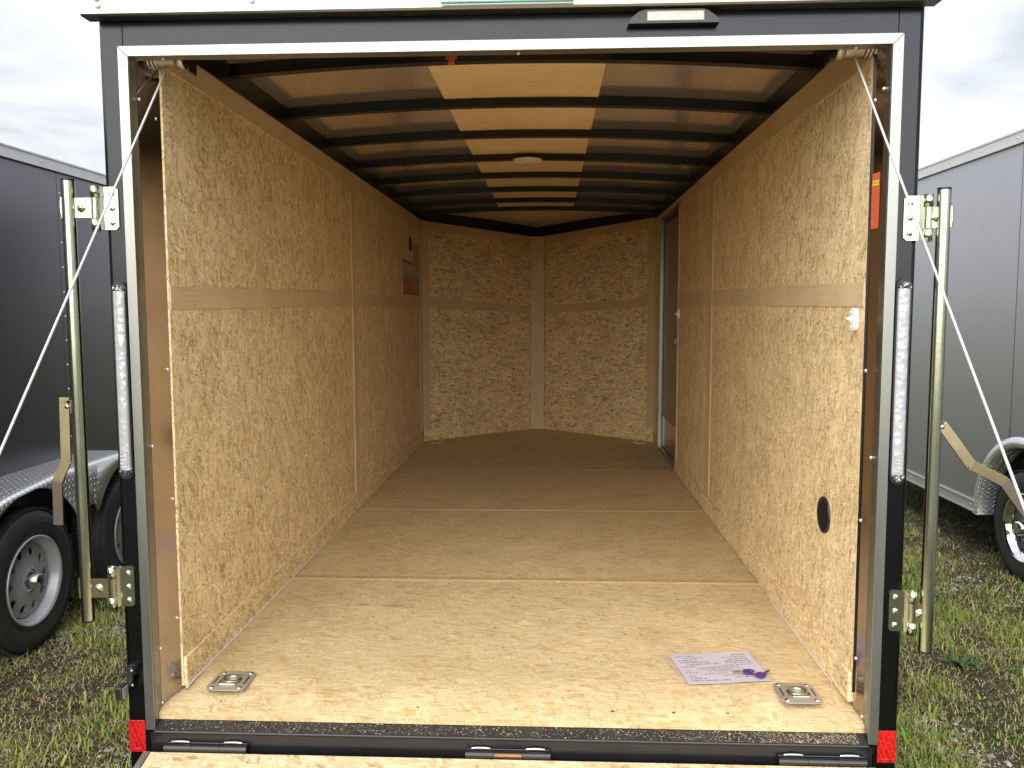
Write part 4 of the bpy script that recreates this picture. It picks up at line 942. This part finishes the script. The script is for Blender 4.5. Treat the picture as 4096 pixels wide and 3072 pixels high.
# fender
AX1, AX2, AZ = 1.66, 2.60, -.205
XF = -2.36
def topz(y):    # outer ridge profile
    if y < 1.95:
        t_ = (1.95-y)/.95; return .279-.085*t_**1.2-.22*max(0, t_-.45)**1.5
    if y > 2.45:
        t_ = (y-2.45)/.85; return .278-.30*t_**2
    return .279
def botz(y):
    v = -9
    c1 = .445; c2 = .445
    for cy3 in (AX1-.02, AX2+.02):
        d_ = abs(y-cy3)
        if d_ < .41: v = max(v, AZ+math.sqrt(.445**2-d_**2)*1.0+.0)
    if v < -8: v = .05
    return min(max(v, .0), topz(y)-.018)
NF = 90; y0f, y1f = .98, 3.30; b = MB(); vs = []; uvs_ = []
sec_n = 7
ylast = None; arc = 0; prev = None
for i in range(NF+1):
    y = y0f+(y1f-y0f)*i/NF; tz = topz(y); bz = botz(y)
    pts = [(XW, y, min(tz, .272)), (XF-.05, y, tz), (XF-.028, y, tz-.001), (XF-.012, y, tz-.007), (XF, y, tz-.020), (XF, y, min(bz, tz-.021)), (XF-.012, y, min(bz, tz-.021)-.002)]
    if prev is not None: arc += math.hypot(y-prev[0], tz-prev[1])
    prev = (y, tz)
    acc = [0, .21, .232, .25, .268, .268+max(.002, tz-.020-bz), .29+max(.002, tz-.02-bz)]
    vs += pts; uvs_.append([(arc, a_) for a_ in acc])
fs = []; fu = []
for i in range(NF):
    for j in range(sec_n-1):
        a = i*sec_n+j; fs.append((a, a+1, a+sec_n+1, a+sec_n)); fu.append([uvs_[i][j], uvs_[i][j+1], uvs_[i+1][j+1], uvs_[i+1][j]])
b.add(vs, fs, True, fu); fo = b.build('fender', 'tread_plate', L_)
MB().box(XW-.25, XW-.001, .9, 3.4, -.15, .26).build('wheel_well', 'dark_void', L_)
for cy3 in (AX1-.02, AX2+.0): wheel(L_, (XF-.008, cy3, AZ), 1, .350, .212, .20, 'wheel_grey', 'wheel_grey', 10, 'galv', 5)
MB().cyl((-3.7, AX1, AZ), (-2.5, AX1, AZ), .035).cyl((-3.7, AX2, AZ), (-2.5, AX2, AZ), .035).box(-2.78, -2.70, -2.5, 6.5, -.22, -.14).build('axle_frame', 'black_paint', L_)
wheel(L_, (-4.6, AX1, AZ), -1, .352, .205, .20, 'wheel_grey', 'wheel_grey', 10, 'galv', 5); wheel(L_, (-4.6, AX2, AZ), -1, .352, .205, .20, 'wheel_grey', 'wheel_grey', 10, 'galv', 5)

# right neighbour
Q = thing('cargo_trailer', 'pale grey enclosed trailer at the right edge with chrome wheel rim and tread-plate arch', 'trailer', (4.0, 3.0, GZ))
XQ = 2.97
def arch_z(y, yc=2.90, r_=.50, zc=-.21):
    d_ = abs(y-yc); return zc+math.sqrt(max(0, r_*r_-d_*d_)) if d_ < r_ else None
MB().box(XQ+.30, XQ+2.3, -3.5, 6.3, -.20, 2.1).build('trailer_body', 'body_paint_light', Q, 'z')
MB().box(XQ+.004, XQ+.3, -3.5, 6.3, .36, 2.1).build('trailer_body_upper', 'body_paint_light', Q, 'z')
MB().box(XQ+.004, XQ+.30, 3.46, 6.3, -.20, .36).build('trailer_body_lower', 'body_paint_light', Q, 'z')
MB().box(XQ+.004, XQ+.30, -3.5, 2.34, -.20, .36).build('trailer_body_lower', 'body_paint_light', Q, 'z')
ysq = [-3.5, -1.83, -.62, .62, 1.85, 3.071, 4.36, 5.6, 6.3]
for i in range(len(ysq)-1):
    y0, y1 = ysq[i]+.002, ysq[i+1]-.002; b = MB(); nseg = max(2, int((y1-y0)/.04)); xx = XQ+(.0 if i % 2 else .0015)
    for k_ in range(nseg):
        ya, yb2 = y0+(y1-y0)*k_/nseg, y0+(y1-y0)*(k_+1)/nseg
        za, zb2 = arch_z(ya) or -.18, arch_z(yb2) or -.18
        za, zb2 = max(za, -.18), max(zb2, -.18)
        b.add([(xx, ya, za), (xx, yb2, zb2), (xx, yb2, 2.09), (xx, ya, 2.09)], [(0, 3, 2, 1)])
    if True: b.build('side_panel', 'body_paint_light', Q, 'z')
MB().box(XQ-.012, XQ+.03, -3.5, 6.3, 2.098, 2.165).box(XQ-.022, XQ+.03, -3.5, 6.3, 2.092, 2.104).box(XQ-.018, XQ+.03, -3.5, 6.3, 2.161, 2.172).build('top_trim', 'alu_white', Q, 'y')
MB().box(XQ-.010, XQ+.01, 3.42, 6.3, -.250, -.185).box(XQ-.016, XQ+.012, 3.42, 6.3, -.191, -.180).box(XQ-.016, XQ+.012, 3.42, 6.3, -.258, -.247).build('bottom_trim', 'alu_white', Q, 'y')
MB().box(XQ-.010, XQ+.01, -3.5, 2.38, -.250, -.185).build('bottom_trim', 'alu_white', Q, 'y')
MB().box(XQ+.0, XQ+2.3, -3.5, 6.3, 2.09, 2.165).build('roof', 'alu_white', Q)
qs = MB().dome((0, 0, 0), (-1, 0, 0), .008, .005, 10, 3).build('trim_screw', 'steel', Q, origin=(0, 0, 0)); qs.location = (XQ-.012-4.0, 3.12-3.0, 2.13-GZ)
for k_ in range(1, 6): dup(qs, (XQ-.012, 3.12+.60*k_*.72, 2.13))
for y in (3.46, 3.47, 3.95, 4.42, 4.9): dup(qs, (XQ-.010, y+.02, -.218 if y != 3.46 else -.20))
# arch trim
NA = 48; b = MB(); vs = []; uu = []
for i in range(NA+1):
    a = math.pi*(-.02+1.04*i/NA); cy_a, cz_a = math.cos(a), math.sin(a)
    for r_, x_ in ((.560, XQ-.001), (.556, XQ-.012), (.500, XQ-.018), (.494, XQ-.012), (.494, XQ+.12)):
        vs.append((x_, 2.90+cy_a*r_*1.0, -.235+cz_a*r_)); uu.append((a*.53, r_+abs(x_-XQ)))
fs = []; fu = []
for i in range(NA):
    for j in range(4):
        q = i*5+j; f_ = (q, q+5, q+6, q+1); fs.append(f_); fu.append([uu[k_] for k_ in f_])
b.add(vs, fs, True, fu); b.build('wheel_arch', 'tread_plate', Q)
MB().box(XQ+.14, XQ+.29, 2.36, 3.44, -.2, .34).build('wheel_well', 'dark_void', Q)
b = MB(); vs = []
for i in range(13):
    z = -.28+.42*i/12; yy = 3.455-.10*(i/12)**2
    vs += [(XQ+.0, yy, z), (XQ+.12, yy-.01, z)]
b.add(vs, [(2*i, 2*i+1, 2*i+3, 2*i+2) for i in range(12)], True); b.build('mud_liner', 'black_plastic', Q)
wheel(Q, (XQ+.0, 2.885, -.222), -1, .348, .205, .20, 'chrome', 'wheel_dark', 8, 'chrome', 6, True)
wheel(Q, (XQ+2.2, 2.885, -.222), 1, .348, .205, .20, 'chrome', 'wheel_dark', 8, 'chrome', 6, True)
wheel(Q, (XQ+.0, 2.03, -.222), -1, .348, .205, .20, 'chrome', 'wheel_dark', 8, 'chrome', 6, True)
MB().cyl((3.1, 2.885, -.222), (5.1, 2.885, -.222), .035).box(3.15, 3.22, -3.3, 6.2, -.28, -.19).build('axle_frame', 'black_paint', Q)

# ---------------------------------------------------------------- grass, pebbles, weeds
def ghn(x, y): return GZ+.025*np.sin(x*1.7+.6)*np.cos(y*1.3)+.012*np.sin(x*4.1+y*3.3)
def vnoise(x, y, s, seed):
    r2 = np.random.default_rng(seed); v = np.zeros_like(x)
    for _ in range(7):
        a = r2.uniform(0, 6.28); k_ = s*r2.uniform(.5, 2.2); v += np.sin(k_*(x*np.cos(a)+y*np.sin(a))+r2.uniform(0, 6.28))
    return v/7**.5
def region_pts(n_, boxes):
    ar = np.array([(x1-x0)*(y1-y0)*d for x0, x1, y0, y1, d in boxes]); cnt = (n_*ar/ar.sum()).astype(int); X = []; Y = []
    for (x0, x1, y0, y1, d), c in zip(boxes, cnt): X.append(rng.uniform(x0, x1, c)); Y.append(rng.uniform(y0, y1, c))
    return np.concatenate(X), np.concatenate(Y)
boxes = [(-3.2, -1.02, .2, 2.2, 3.2), (-3.4, -1.0, 2.2, 5.5, .8), (1.02, 2.6, .4, 2.4, 3.6), (1.02, 4.2, 2.4, 4.2, 2.2), (1.1, 6.0, 4.2, 9.0, .6), (2.6, 3.2, .4, 2.4, 1.0), (-3.2, -1.02, -1.6, .2, .7), (1.02, 3.2, -1.6, .4, .7), (-5.5, -3.2, -1, 7, .12)]
NB = 330000
x, y = region_pts(NB, boxes); nb = len(x)
dens = vnoise(x, y, 3.2, 3)+.55*vnoise(x, y, 9, 4); keep = rng.uniform(-1.7, 1.4, nb) < dens+.35
x, y = x[keep], y[keep]; dens = dens[keep]; nb = len(x)
ln_ = rng.gamma(4.0, .0074, nb)*(1+.35*np.clip(dens, -1, 1.5)); dead = rng.uniform(0, 1, nb) < np.clip(.54-.24*dens+.08*(x < 0), .16, .9)
bright = vnoise(x, y, 2.0, 8)
ln_ = np.where(dead, ln_*.9, ln_)
az = rng.uniform(0, 6.283, nb); lean = np.where(dead, rng.uniform(.75, 1.45, nb), rng.uniform(.25, 1.15, nb))
wd = rng.uniform(.0009, .0023, nb)*np.where(dead, .85, 1.15)
wide = rng.uniform(0, 1, nb) < .05; wd = np.where(wide & ~dead, wd*2.6, wd); ln_ = np.where(wide & ~dead, ln_*1.3, ln_)
z = ghn(x, y)+np.where(dead, rng.uniform(0, .012, nb), 0)
V = np.zeros((nb, 2, 4, 3)); dx, dy = np.cos(az), np.sin(az); px_, py_ = -dy*wd, dx*wd
def at(t_, curve):
    r_ = ln_*t_*np.sin(lean*(.55+.45*t_)); h_ = ln_*t_*np.cos(lean*(.55+.45*t_)); return x+dx*r_, y+dy*r_, z+h_
a0 = at(0., 0); a1 = at(.55, 0); a2 = at(1., 0)
V[:, 0, 0] = np.stack([a0[0]-px_, a0[1]-py_, a0[2]], 1); V[:, 0, 1] = np.stack([a0[0]+px_, a0[1]+py_, a0[2]], 1)
V[:, 0, 2] = np.stack([a1[0]+px_*.85, a1[1]+py_*.85, a1[2]], 1); V[:, 0, 3] = np.stack([a1[0]-px_*.85, a1[1]-py_*.85, a1[2]], 1)
V[:, 1, 0] = V[:, 0, 3]; V[:, 1, 1] = V[:, 0, 2]; V[:, 1, 2] = np.stack([a2[0]+px_*.1, a2[1]+py_*.1, a2[2]], 1); V[:, 1, 3] = np.stack([a2[0]-px_*.1, a2[1]-py_*.1, a2[2]], 1)
g1 = np.array([.065, .12, .022]); g2 = np.array([.20, .29, .05]); g3 = np.array([.36, .37, .09]); d1 = np.array([.42, .30, .16]); d2 = np.array([.62, .53, .36]); d3 = np.array([.19, .12, .07])
u = rng.uniform(0, 1, (nb, 1)); u2 = rng.uniform(0, 1, (nb, 1))
Cg = np.where(u < .5, g1+(g2-g1)*u*2, g2+(g3-g2)*(u-.5)*2); Cd = np.where(u2 < .55, d1+(d2-d1)*u2/.55, d3+(d1-d3)*(u2-.55)/.45)
yel = np.clip(.5-.35*bright+.25*(x < 0), 0, 1)[:, None]*.5; Cg = Cg*(1-yel)+np.array([.34, .31, .09])*yel; Cg = Cg*np.array([1.2, 1.4, 1.1]); Cd = Cd*1.12
C = np.where(dead[:, None], Cd, Cg)
C = np.repeat(C[:, None, :], 2, 1).reshape(-1, 3)
mesh_from_quads('grass', V.reshape(-1, 4, 3), C, 'grass_blade', 'stuff', 'short mown grass mixed with dry straw around the trailers', 'grass')
# pebbles
npb = 9000
x, y = region_pts(npb*3, boxes[:6]); m_ = vnoise(x, y, 2.6, 21)+.4*vnoise(x, y, 8, 22) > .55; x, y = x[m_][:npb], y[m_][:npb]; nb = len(x)
s_ = rng.gamma(3, .0022, nb)+.0025; z = ghn(x, y)+s_*.25
oc = np.array([(1, 0, 0), (0, 1, 0), (-1, 0, 0), (0, -1, 0), (0, 0, 1)]); fc = [(0, 1, 4), (1, 2, 4), (2, 3, 4), (3, 0, 4)]
ang = rng.uniform(0, 6.28, nb); sq = rng.uniform(.6, 1, (nb, 3)); V = np.zeros((nb, 4, 3, 3))
for fi, f_ in enumerate(fc):
    for ki, vi in enumerate(f_):
        ox, oy, oz = oc[vi]; X_ = ox*sq[:, 0]; Y_ = oy*sq[:, 1]
        V[:, fi, ki, 0] = x+(X_*np.cos(ang)-Y_*np.sin(ang))*s_; V[:, fi, ki, 1] = y+(X_*np.sin(ang)+Y_*np.cos(ang))*s_; V[:, fi, ki, 2] = z+oz*.6*s_-.001
gcol = rng.uniform(.28, .62, (nb, 1))*np.array([[1, .95, .90]])
mesh_from_quads('pebbles', V.reshape(-1, 3, 3), np.repeat(gcol, 4, 0), 'pebble', 'stuff', 'pale pebbles and grit showing through the grass', 'gravel')
# broad leaved weeds
def weed(cx_, cy2, nleaf, ln, wdt, label, colr, up=.8):
    t_ = thing('weed', label, 'weed', (cx_, cy2, float(ghn(np.array([cx_]), np.array([cy2]))[0])))
    base = Vector(t_['_w']); key_ = 'leaf_%d' % len(MATS)
    simple(key_, colr, .5, 0, 0, .25)
    for k_ in range(nleaf):
        a = 6.283*k_/nleaf+random.uniform(-.3, .3); l = ln*random.uniform(.6, 1.15); w_ = wdt*random.uniform(.7, 1.2); e = up*random.uniform(.5, 1.2)
        st = Vector((random.uniform(-.02, .02), random.uniform(-.02, .02), 0)); d = Vector((math.cos(a), math.sin(a), 0)); s_ = Vector((-d.y, d.x, 0)); vs = []
        for j in range(6):
            t2 = j/5; p = base+st+d*l*t2*math.cos(e*(1-t2*.6))+Vector((0, 0, 1))*l*(math.sin(e)*t2-.55*t2*t2); ww = w_*math.sin(math.pi*(.12+.88*t2))**.8*.5
            vs += [p-s_*ww, p-Vector((0, 0, ww*.35)), p+s_*ww]
        fs = []
        for j in range(5): q = 3*j; fs += [(q, q+1, q+4, q+3), (q+1, q+2, q+5, q+4)]
        MB().add(vs, fs, True).build('leaf', key_, t_)
weed(2.02, 1.62, 22, .115, .020, 'dense green long-leaved weed clump in the grass right of the trailer, below the lock bar', (.055, .13, .025), .9)
weed(2.30, 1.56, 12, .08, .018, 'small broad-leaved green weed near the right edge of the grass', (.08, .16, .035), .7)
weed(2.36, 2.62, 12, .085, .016, 'light green weed tuft behind the foot of the right lock bar', (.12, .20, .05), .8)
weed(1.62, 1.02, 9, .09, .020, 'pale green flat weed beside the right red reflector', (.13, .21, .06), .5)
weed(1.46, .92, 8, .07, .018, 'low grey-green weed against the right corner post near the ground', (.07, .14, .04), .6)
weed(-1.62, 1.25, 10, .055, .016, 'small bright green weed left of the trailer between the grass and the black bracket', (.07, .16, .03), .6)
weed(-1.75, .95, 9, .06, .014, 'yellow green weed tuft at lower left in the dry grass', (.16, .21, .05), .9)

for o in bpy.data.objects:
    if '_w' in o: del o['_w']
